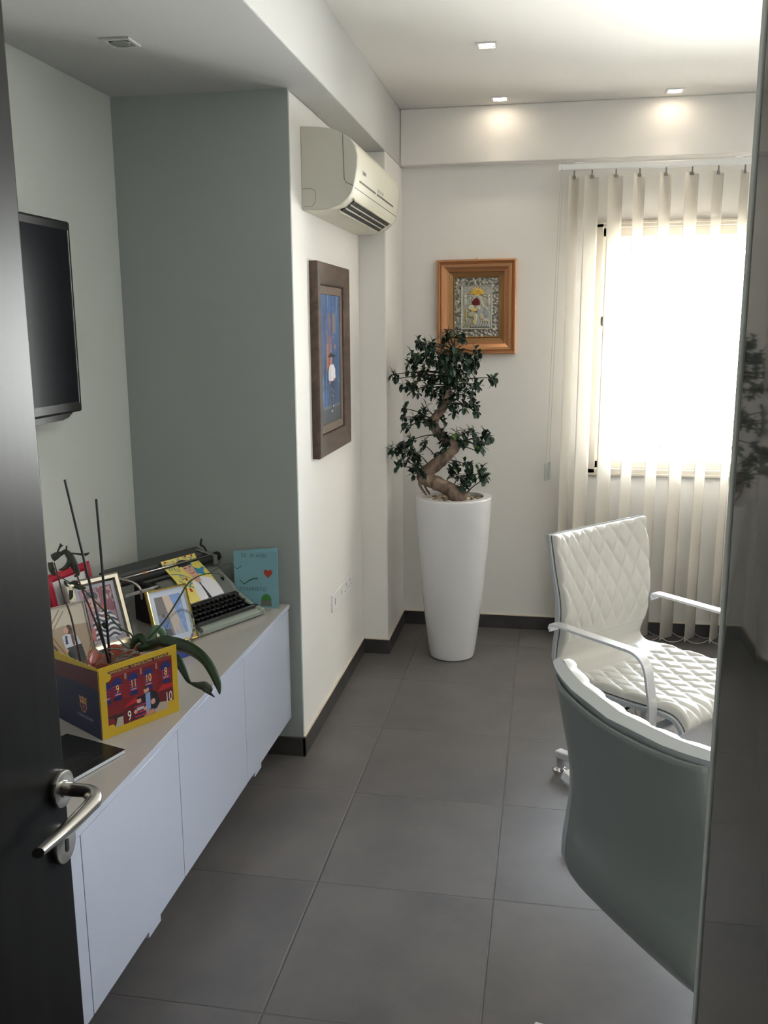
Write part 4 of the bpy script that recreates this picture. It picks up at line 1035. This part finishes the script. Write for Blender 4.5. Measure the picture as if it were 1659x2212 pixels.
# ------------------------------------------------------------------ picture frames on the sideboard
def stand_frame(label, br, yaw, w, h, lean, border, depth, m_frame, cvs, mt=None, matc=None, matw=0.02, strut=True):
    # br = bottom right corner on the worktop; local x to the right, front faces -y, leans back
    R_ = Vector((math.cos(yaw), math.sin(yaw), 0)); bl_ = Vector(br) - R_ * w; bl_.z += depth * math.sin(lean)
    t = thing('picture_frame', label, 'picture frame', bl_, yaw)
    piv = Matrix.Rotation(-lean, 4, 'X')
    parts = []
    parts.append(rect_frame(t, 'frame', m_frame, w, h, [(0, -depth), (0, 0.0), (border * 0.25, 0.005), (border * 0.7, 0.003), (border, -0.002), (border, -depth)], 'xz'))
    parts.append(MB().box(border * 0.9, w - border * 0.9, depth * 0.6, depth * 0.8, border * 0.9, h - border * 0.9).build('backing', mat('frame_backing', (0.08, 0.07, 0.06), 0.8), t))
    if matc: parts.append(rect_frame(t, 'mat_board', matc, w, h, [(border * 0.95, -depth * 0.6), (border * 0.95, -0.004), (border + matw, -0.004), (border + matw, -depth * 0.6)], 'xz'))
    b2 = border + (matw if matc else 0)
    parts.append(cvs.build('photograph', PHOTOM, t, lambda u, v, hh: (b2 + u * (w - 2 * b2), 0.0065, b2 + v * (h - 2 * b2))))
    for p in parts: p.data.transform(piv)
    if strut:
        tp_ = Vector((0, h * 0.7 * math.sin(lean), h * 0.7 * math.cos(lean)))
        s_ = MB().add([(w * .4, tp_.y + depth, tp_.z), (w * .6, tp_.y + depth, tp_.z), (w * .65, tp_.y + 0.07 + depth * .5, 0.0), (w * .35, tp_.y + 0.07 + depth * .5, 0.0)], [(0, 1, 2, 3)])
        s_.build('easel_back', mat('frame_backing'), t, solid=0.003)
    for o in list(t.children): o.location.z += 0.0005 + max(0, depth * math.sin(lean)) * 0
    return t


# (a) gold frame
cv = Canvas(110, 150, S(178, 196, 222))
cv.rect(.0, .0, 1, 1, S(196, 208, 230)); cv.rect(.12, .10, .88, .90, S(120, 128, 150))
cv.rect(.12, .55, .45, .90, S(108, 104, 110)); cv.poly([(.35, .90), (.55, .90), (.80, .10), (.5, .10)], S(206, 188, 176)); cv.poly([(.55, .90), (.88, .90), (.88, .10), (.80, .10)], S(118, 152, 214))
cv.put((cv.noise(14, 1) > 0.5) & (cv.x > .5) & (cv.x < .88) & (cv.y > .1) & (cv.y < .9), S(150, 176, 224), .7)
cv.ell(.28, .52, .05, .04, S(90, 62, 52)); cv.poly([(.16, .30), (.2, .46), (.36, .47), (.42, .32), (.38, .22)], S(92, 124, 186)); cv.poly([(.16, .10), (.2, .26), (.4, .24), (.44, .10)], S(60, 58, 66))
g1 = atz(428, 1380, ZT + 0.004); g0 = atz(343, 1403, ZT + 0.004)
gy = math.atan2(g1.y - g0.y, g1.x - g0.x)
stand_frame('slim gold picture frame in front of the typewriter', (g1.x, g1.y, ZT + 0.004), gy, (g1 - g0).length, 0.205, math.radians(20), 0.008, 0.014, GOLD, cv, matc=mat('pale_blue_mat', (0.55, 0.62, 0.75), 0.7), matw=0.004)
# (b) wide silver frame
cv = Canvas(130, 180, S(150, 120, 138))
cv.put(cv.noise(10, 1) > 0.3, S(166, 128, 150)); cv.rect(.55, .5, 1, 1, S(128, 70, 88)); cv.put((cv.x > .5) & (cv.y > .5) & (cv.noise(16, 1) > .4), S(178, 150, 160))
cv.ell(.34, .84, .22, .10, S(70, 72, 92)); cv.ell(.34, .70, .17, .13, S(204, 160, 158)); cv.ell(.28, .72, .025, .012, S(50, 40, 45)); cv.ell(.42, .73, .025, .012, S(50, 40, 45)); cv.line([(.28, .64), (.35, .62), (.42, .645)], .008, S(170, 80, 84))
bod = cv.mpoly([(.10, .0), (.2, .30), (.36, .50), (.7, .56), (.92, .40), (1, .2), (1, 0)]); cv.put(bod, S(220, 222, 232)); cv.put(bod & (np.sin((cv.y + 0.12 * cv.x + 0.03 * np.sin(cv.x * 14)) * 62) > 0), S(42, 52, 84))
cv.line([(.62, .62), (.66, .5), (.60, .42)], .03, S(206, 70, 76)); cv.poly([(0, .1), (.18, .32), (.24, .2), (.2, 0), (0, 0)], S(188, 96, 120))
s1 = atz(293, 1390, ZT + 0.004); sy_ = math.radians(58)
stand_frame('wide silver picture frame holding a photo of a person in stripes', (s1.x, s1.y, ZT + 0.004), sy_, 0.205, 0.262, math.radians(20), 0.026, 0.02, SILVER, cv, matc=mat('lilac_mat', (0.42, 0.42, 0.52), 0.6), matw=0.013)
# (c) narrow silver frame with couple
cv = Canvas(130, 160, S(206, 198, 184))
cv.poly([(0, 0), (0, .62), (.5, .7), (1, .66), (1, 0)], S(172, 152, 132)); cv.line([(.15, .6), (.5, .95)], .012, S(150, 128, 108)); cv.line([(.2, .55), (.58, .92)], .010, S(150, 128, 108))
cv.ell(.62, .60, .065, .10, S(70, 52, 50)); cv.ell(.56, .62, .045, .055, S(206, 156, 140)); cv.poly([(.46, .54), (.56, .56), (.74, .52), (.80, .36), (.48, .32)], S(206, 212, 226)); cv.poly([(.52, .53), (.56, .53), (.55, .40), (.50, .40)], S(50, 58, 90)); cv.poly([(.50, .34), (.80, .36), (.86, 0), (.50, 0)], S(30, 46, 48)); cv.ell(.66, .47, .03, .13, S(92, 70, 62))
cv.ell(.14, .60, .06, .06, S(150, 110, 96)); cv.poly([(.06, .5), (.2, .5), (.36, .36), (.28, .30), (.08, .34)], S(64, 62, 70)); cv.line([(.16, .36), (.38, .22), (.5, .3)], .03, S(206, 158, 138)); cv.poly([(.1, .3), (.3, .3), (.36, 0), (.1, 0)], S(120, 96, 88))
c1 = atz(214, 1436, ZT + 0.004)
stand_frame('thin silver picture frame with a couple, nearest the open door', (c1.x, c1.y, ZT + 0.004), math.radians(56), 0.19, 0.222, math.radians(18), 0.007, 0.012, CHROME, cv)
# (d) red frame at the back
cv = Canvas(60, 80, S(200, 202, 206)); cv.rect(.2, .05, .9, .5, S(150, 170, 200))
d1 = atz(252, 1356, ZT + 0.004)
stand_frame('red picture frame with a wide white sheet, rearmost by the wall', (-1.575, 3.0, ZT + 0.006), math.radians(80), 0.232, 0.285, math.radians(12), 0.028, 0.014, mat('red_lacquer', (0.42, 0.012, 0.04), 0.35), cv, strut=False)

# ------------------------------------------------------------------ acrylic award with blue base
aw = thing('glass_award', 'clear oval glass award on a blue base before gold frame', 'award', (-1.232, 2.868, ZT), math.radians(58))
MB().prism([(-0.052, 0), (0.052, 0), (0.046, 0.028), (-0.046, 0.028)], -0.028, 0.028, 'y').build('base', mat('blue_acrylic', (0.02, 0.05, 0.30), 0.15, coat=0.5), aw, bevel=0.003)
ov = [(0.058 * math.cos(a) * (1 + 0.10 * math.sin(a)), 0.094 + 0.068 * math.sin(a)) for a in [k * 2 * PI / 48 for k in range(48)]]
mb = MB(); mb.prism(ov, -0.006, 0.006, 'y'); mb.build('oval_glass', ACRYL, aw)
MB().tube([(a, 0, b) for a, b in ov + ov[:1]], 0.0035, 6, caps=False).build('bevelled_rim', ACRYL, aw, smooth=True)

# ------------------------------------------------------------------ football photo folder
A_ = Vector((-1.187, 2.192, ZT)); B_ = Vector((-1.055, 2.419, ZT)); C_ = Vector((-1.405, 2.326, ZT))
fw = (B_ - A_).length; fa = math.atan2(B_.y - A_.y, B_.x - A_.x); ba = math.atan2(C_.y - A_.y, C_.x - A_.x); FH = 0.208
fo = thing('photo_folder', 'blue and yellow football souvenir folder standing open with team dressing-room photo', 'photo folder', A_, fa)
cv = Canvas(230, 180, S(196, 164, 42))
cv.a += (cv.noise(60, 0.012, 70))[:, :, None] * np.array([1, .85, .3])
x0_, x1_, y0_, y1_ = .085, .925, .11, .865
ph_ = cv.rect(x0_, y0_, x1_, y1_, S(116, 26, 32)); cv.put(ph_ & (cv.noise(5, 1) > 0.4), S(132, 34, 38), .6)
cv.rect(x0_ + .03, .865, x1_ - .04, .918, S(74, 26, 36)); cv.rect(x0_, .82, x1_, .866, S(150, 70, 66), .5)
cv.poly([(x0_, .11), (.28, .11), (.33, .28), (x0_, .30)], S(50, 30, 32)); cv.poly([(.17, .11), (.30, .11), (.33, .24), (.20, .24)], S(170, 164, 150))
cv.poly([(x0_, .12), (.17, .12), (.17, .24), (x0_, .27)], S(118, 26, 36)); cv.poly([(.68, .11), (x1_, .11), (x1_, .28), (.72, .24), (.66, .18)], S(176, 164, 150))


def shirt(cx, cy, k=1.0):
    b_ = [(cx - .055 * k, cy + .10), (cx - .02 * k, cy + .135), (cx + .02 * k, cy + .135), (cx + .055 * k, cy + .10), (cx + .078 * k, cy + .03), (cx + .055 * k, cy + .02), (cx + .052 * k, cy - .18), (cx - .052 * k, cy - .18), (cx - .055 * k, cy + .02), (cx - .078 * k, cy + .03)]
    mk = cv.mpoly(b_) & (cv.x > x0_); cv.put(mk, S(36, 48, 110)); cv.put(mk & (np.sin(cv.y * 150) > 0.1) & (cv.y < cy + .04), S(176, 34, 50)); cv.put(mk & (cv.y < cy - .12), S(32, 42, 92)); cv.rect(cx - .035, cy - .105, cx + .035, cy - .088, S(190, 190, 190), .6)


for cx, cy in ((.085, .64), (.22, .66), (.42, .66), (.61, .66), (.84, .67)): shirt(cx, cy, 0.95)
for cx in (.325, .52, .72): cv.rect(cx - .012, .74, cx + .012, .82, S(150, 150, 156), .7)
# benches
cv.poly([(.27, .11), (.45, .11), (.45, .36), (.27, .34)], S(92, 24, 32)); cv.poly([(.27, .34), (.42, .44), (.47, .42), (.45, .36)], S(168, 32, 42))
cv.poly([(.74, .24), (.925, .20), (.925, .42), (.74, .40)], S(96, 24, 32)); cv.poly([(.72, .40), (.78, .48), (.925, .46), (.925, .40)], S(170, 32, 42))
_P, _E = cv.poly, cv.ell
cv.poly = lambda p, c, k=1.0: _P([(x_, .11 + (y_ - .11) * .80) for x_, y_ in p], c, k)
cv.ell = lambda cx, cy, rx, ry, c, k=1.0: _E(cx, .11 + (cy - .11) * .80, rx * .85, ry * .80, c, k)
# man in jacket and boy
cv.ell(.575, .585, .038, .062, S(202, 150, 130)); cv.ell(.57, .63, .038, .03, S(60, 48, 46))
cv.poly([(.50, .50), (.56, .53), (.64, .56), (.72, .46), (.745, .28), (.70, .19), (.60, .17), (.56, .22), (.53, .36)], S(34, 34, 44)); cv.poly([(.56, .52), (.62, .53), (.62, .22), (.56, .18)], S(132, 156, 204)); cv.ell(.655, .335, .035, .05, S(206, 154, 134))
cv.poly([(.54, .20), (.66, .20), (.67, .115), (.53, .115)], S(206, 150, 130), .8)
cv.ell(.475, .44, .032, .05, S(206, 156, 136)); cv.ell(.475, .485, .034, .022, S(30, 30, 36)); tb = cv.mpoly([(x_, .11 + (y_ - .11) * .80) for x_, y_ in [(.41, .36), (.45, .395), (.50, .395), (.555, .36), (.56, .14), (.42, .12)]]); cv.put(tb, S(40, 46, 84)); cv.put(tb & (np.sin(cv.y * 130) > .2), S(172, 40, 56)); cv.rect(.445, .235, .53, .275, S(200, 190, 200), .8)
cv.ell(.425, .26, .025, .03, S(206, 156, 136)); cv.ell(.55, .26, .025, .03, S(206, 156, 136))
cv.poly, cv.ell = _P, _E
for cx, cy in ((.115, .115), (.895, .15), (.10, .84)): cv.ell(cx, cy, .055, .06, S(196, 164, 42))
fp = cv.build('front_cover', PRINT, fo, lambda u, v, h: (u * fw, 0, v * FH))
fp.modifiers.new('s', 'SOLIDIFY').thickness = 0.0022; fp.modifiers['s'].offset = -1
YEL = mat('yellow_ink', (0.80, 0.58, 0.12), 0.5); WHI = mat('white_ink', (0.75, 0.73, 0.70), 0.5); GRI = mat('brown_ink', (0.36, 0.24, 0.16), 0.5)
def fmat(u, v): return Matrix.Translation((u * fw, -0.0005, v * FH)) @ Matrix.Rotation(PI / 2, 4, 'X')
for tx_, u, v, s_, mm in (('9', .22, .635, .034, YEL), ('11', .42, .64, .034, YEL), ('10', .61, .645, .034, YEL), ('8', .84, .655, .034, YEL), ('9', .345, .20, .042, WHI), ('10', .865, .27, .042, WHI)):
    lettering(tx_, s_, mm, fp, fmat(u, v), 'number', sx=0.62)
lettering('FCBARCELONA  FCBARCELONA  FCBARCELL', 0.0105, mat('gold_ink', (0.62, 0.42, 0.16), 0.5), fp, fmat(.50, .892), sx=1.0)
fp.children[-1].data.transform(Matrix.Translation((0, 0, 0)))
# left (blue) cover
bcv = Canvas(190, 150, S(26, 30, 66))
bcv.put(bcv.y > 0.60 + 0.22 * (1 - bcv.x) ** 2 * 0 + 0.10 * np.sin(bcv.x * 2.2), S(78, 22, 38))
bcv.put(bcv.y > 0.965 - 0.10 * (1 - bcv.x), S(190, 158, 40))
bcv.a *= (1 + 0.05 * bcv.noise(30, 1))[:, :, None]
sx0, sy0 = .66, .40
shl = [(sx0 - .075, sy0 + .11), (sx0 - .03, sy0 + .09), (sx0, sy0 + .115), (sx0 + .03, sy0 + .09), (sx0 + .075, sy0 + .11), (sx0 + .065, sy0 + .03), (sx0 + .075, sy0 - .03), (sx0 + .04, sy0 - .10), (sx0, sy0 - .125), (sx0 - .04, sy0 - .10), (sx0 - .075, sy0 - .03), (sx0 - .065, sy0 + .03)]
mk = bcv.mpoly(shl); bcv.put(mk, S(176, 140, 62)); ins = bcv.mpoly([(sx0 + (x_ - sx0) * .82, sy0 + (y_ - sy0) * .84) for x_, y_ in shl])
bcv.put(ins & (bcv.y < sy0 + .01) & (np.sin(bcv.x * 240) > 0), S(40, 52, 120)); bcv.put(ins & (bcv.y < sy0 + .01) & (np.sin(bcv.x * 240) <= 0), S(140, 34, 50))
bcv.put(ins & (bcv.y > sy0 + .03) & (bcv.x < sx0), S(196, 190, 184)); bcv.put(ins & (bcv.y > sy0 + .03) & (bcv.x < sx0) & ((abs(bcv.x - sx0 + .032) < .009) | (abs(bcv.y - sy0 - .062) < .010)), S(160, 36, 40))
bcv.put(ins & (bcv.y > sy0 + .03) & (bcv.x > sx0) & (np.sin(bcv.x * 300) > 0), S(150, 44, 40)); bcv.ell(sx0, sy0 - .035, .018, .022, S(150, 110, 60))
ba_rel = ba - fa
def back_pt(u, v, off=0.0):
    # u: 0 at the far left end, 1 at the fold
    L_ = (1 - u) * fw; d = Vector((math.cos(ba_rel), math.sin(ba_rel), 0)); nrm = Vector((math.sin(ba_rel), -math.cos(ba_rel), 0))
    if nrm.x > 0: nrm = -nrm
    bow = 0.016 * math.sin(PI * (1 - u)) * (1 - v)
    return Vector((0, 0, v * FH)) + d * L_ + nrm * (off + 0.0)
bp2 = bcv.build('rear_cover', PRINT, fo, lambda u, v, h: back_pt(u, v))
bp2.modifiers.new('s', 'SOLIDIFY').thickness = 0.0018; bp2.modifiers['s'].offset = -1
nrm = (back_pt(0.5, 0.5, 0.001) - back_pt(0.5, 0.5, 0)).normalized(); dr = (back_pt(1, 0) - back_pt(0, 0)).normalized()
pt = back_pt(.69, .225, 0.0006)
mm_ = Matrix(((dr.x, 0, nrm.x, pt.x), (dr.y, 0, nrm.y, pt.y), (0, 1, 0, pt.z), (0, 0, 0, 1)))
lettering('FCBARCELONA', 0.0125, mat('grey_blue_ink', (0.25, 0.26, 0.38), 0.5), bp2, mm_, sx=0.95)

# ------------------------------------------------------------------ black brochure
bk_tip = Vector((-1.090, 2.130, ZT)); ad = Vector((-0.061, -0.191, 0)).normalized(); bd = Vector((ad.y, -ad.x, 0));
if bd.x > 0: bd = -bd
bk = thing('brochure', 'glossy black brochure lying flat by the open door', 'brochure', bk_tip, math.atan2(ad.y, ad.x))
sgn = -1 if Vector((-ad.y, ad.x, 0)).dot(bd) < 0 else 1
BLn, BWd = 0.297, 0.215
def bx_(m, x0, x1, y0, y1, z0, z1):
    y0, y1 = sorted((y0 * sgn, y1 * sgn)); return m.box(x0, x1, y0, y1, z0, z1)
bx_(MB(), 0.001, BLn - 0.001, 0.001, BWd - 0.001, 0.001, 0.0105).build('pages', mat('page_edges', (0.62, 0.66, 0.72), 0.6), bk)
bx_(bx_(MB(), 0, BLn, 0, BWd, 0.0107, 0.0118), 0, BLn, 0, BWd, 0.0, 0.0009).build('cover', mat('black_gloss_card', (0.010, 0.010, 0.011), 0.28), bk)
m = MB()
for k in range(9): bx_(m, 0.05 + 0.01 * (k % 3), BLn - 0.05, 0.028 + k * 0.0075, 0.0285 + k * 0.0075, 0.0118, 0.0120)
m.build('fine_print', mat('faint_print', (0.045, 0.045, 0.045), 0.5), bk)
m = MB(); bx_(m, 0.135, 0.142, 0.115, 0.131, 0.0118, 0.0121); m.build('white_mark', WHI, bk)

# ------------------------------------------------------------------ orchid in red wrapped pot
OX, OY = -1.325, 2.56
orc = thing('orchid', 'withered orchid with long drooping leaves in a red wrapped pot', 'potted plant', (OX, OY, ZT))
def ol(px_, py_, Y): p = at(px_, py_, Y); return Vector((p.x - OX, p.y - OY, p.z - ZT))
REDW = mat('red_gold_wrap', (0.46, 0.05, 0.05), 0.35, color2=(0.34, 0.10, 0.05), nscale=26)
def wrap(u, v):
    a = 2 * PI * u; lobe = abs(math.sin(3.5 * a + 0.7)) ** 0.6; r = 0.050 + 0.034 * v ** 1.3 * (0.8 + 0.3 * lobe); return (r * math.cos(a), r * math.sin(a), 0.002 + v * (0.082 + 0.030 * lobe))
MB().grid(wrap, 96, 12).build('pot_wrap', REDW, orc, smooth=True, solid=0.0015)
MB().lathe([(0.0, 0.0), (0.045, 0.0), (0.058, 0.085), (0.0, 0.085)], 32).build('pot', mat('plastic_pot', (0.2, 0.09, 0.06), 0.5), orc, smooth=True, auto=True)
# stems
def pxpath(lst, Rr, m, nm, n=8, flat=1.0):
    P, R4 = smooth_path([ol(*a) for a in lst], Rr, 5); return MB().tube(P, R4, n, flat=flat).build(nm, m, orc, smooth=True)
pxpath([(300, 1400, 2.60), (352, 1345, 2.62), (385, 1295, 2.66), (405, 1262, 2.68), (430, 1244, 2.70), (462, 1238, 2.72), (484, 1245, 2.74)], [.0035, .003, .003, .0026, .002, .0018, .0015], STEMG, 'flower_stem')
pxpath([(450, 1240, 2.71), (470, 1228, 2.74), (500, 1216, 2.76), (507, 1225, 2.76), (513, 1228, 2.76), (522, 1222, 2.76)], [.0016, .0014, .0012, .0012, .0012, .001], STEMG, 'flower_stem')
pxpath([(176, 1440, 2.54), (165, 1385, 2.54), (153, 1330, 2.55), (135, 1280, 2.56), (124, 1240, 2.56), (117, 1215, 2.57)], [.0035, .003, .003, .0026, .0022, .002], STEM, 'flower_stem')
pxpath([(238, 1432, 2.55), (215, 1365, 2.55), (193, 1310, 2.56), (178, 1275, 2.56), (165, 1240, 2.57), (150, 1205, 2.57), (143, 1190, 2.57)], [.0045, .004, .0035, .003, .0026, .0022, .002], STEM, 'flower_stem')
pxpath([(290, 1388, 2.60), (283, 1370, 2.60), (262, 1358, 2.59), (235, 1330, 2.58), (205, 1298, 2.57), (178, 1272, 2.56), (150, 1258, 2.56), (128, 1245, 2.56)], [.003, .003, .003, .0028, .0026, .002, .0018, .0015], STEMG, 'flower_stem')


def pxleaf(spine, Wd, m, nm, Rr=None):
    P, Wl = smooth_path([ol(*a) for a in spine], Wd, 6); mb = MB()
    vd = ray(829, 1106).normalized()
    for i, p in enumerate(P):
        d = (P[min(i + 1, len(P) - 1)] - P[max(i - 1, 0)]).normalized(); sd = d.cross(vd).normalized()
        nrm_ = sd.cross(d)
        for k in range(-2, 3): mb.v.append(tuple(p + sd * (Wl[i] * k / 2) + nrm_ * (Wl[i] * 0.35 * (k / 2) ** 2) * 1.0))
    for i in range(len(P) - 1):
        for k in range(4): a = i * 5 + k; mb.f.append((a, a + 1, a + 6, a + 5))
    return mb.build(nm, m, orc, smooth=True, solid=0.0015)


pxleaf([(295, 1402, 2.58), (325, 1396, 2.56), (350, 1389, 2.52), (385, 1394, 2.48), (415, 1405, 2.44), (440, 1424, 2.41), (458, 1450, 2.385), (470, 1478, 2.37), (475, 1500, 2.36)], [.010, .017, .021, .021, .018, .015, .0135, .010, .001], LEAFO, 'leaf')
pxleaf([(330, 1402, 2.60), (355, 1408, 2.56), (380, 1424, 2.53), (395, 1448, 2.505), (405, 1468, 2.49), (412, 1476, 2.485)], [.010, .014, .0145, .011, .007, .003], LEAFO, 'leaf')
pxleaf([(410, 1475, 2.486), (425, 1480, 2.478), (440, 1483, 2.473), (452, 1490, 2.468), (458, 1493, 2.465)], [.003, .009, .015, .013, .004], WITHER, 'withered_leaf')
pxleaf([(440, 1490, 2.468), (452, 1497, 2.462), (464, 1506, 2.456)], [.006, .005, .0008], WITHER, 'withered_leaf')
pxleaf([(330, 1400, 2.66), (325, 1378, 2.66), (338, 1358, 2.67), (352, 1372, 2.68), (345, 1395, 2.68)], [.010, .014, .012, .012, .004], mat('pale_green_leaf', (0.10, 0.19, 0.12), 0.4), 'leaf')
pxleaf([(283, 1402, 2.58), (290, 1385, 2.58), (302, 1378, 2.58), (318, 1392, 2.57)], [.004, .012, .014, .010], LEAFO, 'leaf')
for sp2, wd2 in (([(128, 1202, 2.57), (140, 1192, 2.57), (152, 1205, 2.57), (160, 1222, 2.57), (167, 1240, 2.57), (160, 1245, 2.57)], [.002, .008, .012, .012, .007, .002]),
                 ([(150, 1205, 2.565), (148, 1218, 2.565), (138, 1228, 2.565), (127, 1231, 2.565)], [.006, .009, .006, .001]),
                 ([(112, 1206, 2.57), (122, 1200, 2.57), (134, 1194, 2.57)], [.012, .011, .004]),
                 ([(108, 1215, 2.57), (112, 1232, 2.57), (120, 1243, 2.57)], [.008, .010, .003]),
                 ([(122, 1197, 2.57), (128, 1184, 2.57), (133, 1176, 2.57)], [.002, .003, .006]),
                 ([(152, 1195, 2.57), (170, 1197, 2.57), (184, 1198, 2.57), (193, 1194, 2.57)], [.002, .003, .0045, .001]),
                 ([(143, 1190, 2.57), (144, 1179, 2.57)], [.003, .002]),
                 ([(150, 1262, 2.56), (158, 1258, 2.56), (166, 1258, 2.56), (168, 1268, 2.56)], [.002, .005, .004, .001]),
                 ([(153, 1275, 2.56), (153, 1288, 2.56), (151, 1296, 2.56)], [.006, .007, .001]),
                 ([(160, 1265, 2.56), (172, 1268, 2.56), (186, 1271, 2.56)], [.008, .009, .001]),
                 ([(140, 1255, 2.56), (142, 1262, 2.56), (148, 1268, 2.56)], [.003, .004, .001]),
                 ([(222, 1345, 2.57), (228, 1353, 2.57), (234, 1350, 2.57)], [.005, .009, .002])):
    pxleaf(sp2, wd2, WITHER, 'withered_bud')
random.seed(21)
for k, pl in enumerate(([(252, 1376, 2.58), (268, 1392, 2.585), (285, 1402, 2.59), (292, 1412, 2.59)], [(212, 1408, 2.56), (230, 1402, 2.565), (255, 1402, 2.57), (280, 1408, 2.58)], [(250, 1428, 2.55), (262, 1418, 2.56), (275, 1416, 2.565), (290, 1420, 2.57)], [(255, 1420, 2.56), (270, 1408, 2.56), (285, 1405, 2.57), (297, 1412, 2.58)], [(248, 1434, 2.55), (262, 1424, 2.555), (280, 1424, 2.56), (292, 1418, 2.57)], [(205, 1400, 2.56), (220, 1412, 2.56), (235, 1408, 2.565), (245, 1415, 2.56)], [(265, 1436, 2.55), (275, 1424, 2.555), (286, 1412, 2.56), (300, 1408, 2.57)])):
    pxpath(pl, [.0018, .003, .003, .002], ROOT, 'root', 7)
for k, (x0_, y0_, Y0_, x1_, y1_, Y1_, r_, lb) in enumerate(((140, 1036, 2.56, 236, 1436, 2.545, .0042, 'taller black plant stake, left one of two rising from the pot'), (208, 1078, 2.60, 238, 1430, 2.565, .0042, 'shorter black plant stake, right one of two rising from the pot'))):
    a, b = at(x0_, y0_, Y0_), at(x1_, y1_, Y1_); d = (b - a).normalized(); b2 = b + d * 0.02
    t = MB().tube([Vector((0, 0, 0)), a - b2], r_, 10).build('plant_stake', mat('black_rod', (0.012, 0.013, 0.013), 0.4), smooth=True, auto=True); t.location = b2
    tag(t, lb, 'stake')
st0 = None
for k, (xa, ya_, xb, yb_) in enumerate(((106, 1366, 157, 1432), (104, 1374, 152, 1434), (112, 1385, 150, 1436), (110, 1372, 154, 1430), (116, 1378, 157, 1428), (104, 1388, 148, 1438), (204, 1362, 186, 1428), (212, 1384, 188, 1432), (207, 1395, 200, 1425))):
    a, b = at(xa, ya_, 2.50), at(xb, yb_, 2.525); b2 = b + (b - a).normalized() * 0.03
    t = MB().tube([Vector((0, 0, 0)), a - b2], 0.0013, 6).build('wooden_stick', mat('pale_wood', (0.55, 0.38, 0.18), 0.6)); t.location = b2
    if k < 6: tag(t, 'thin pale wooden stick in the bundle leaning towards the open door', 'stick', 'bundle of thin wooden sticks')
    else: tag(t, 'thin pale wooden stick leaning right, behind the red pot lobes', 'stick', 'loose thin wooden sticks')
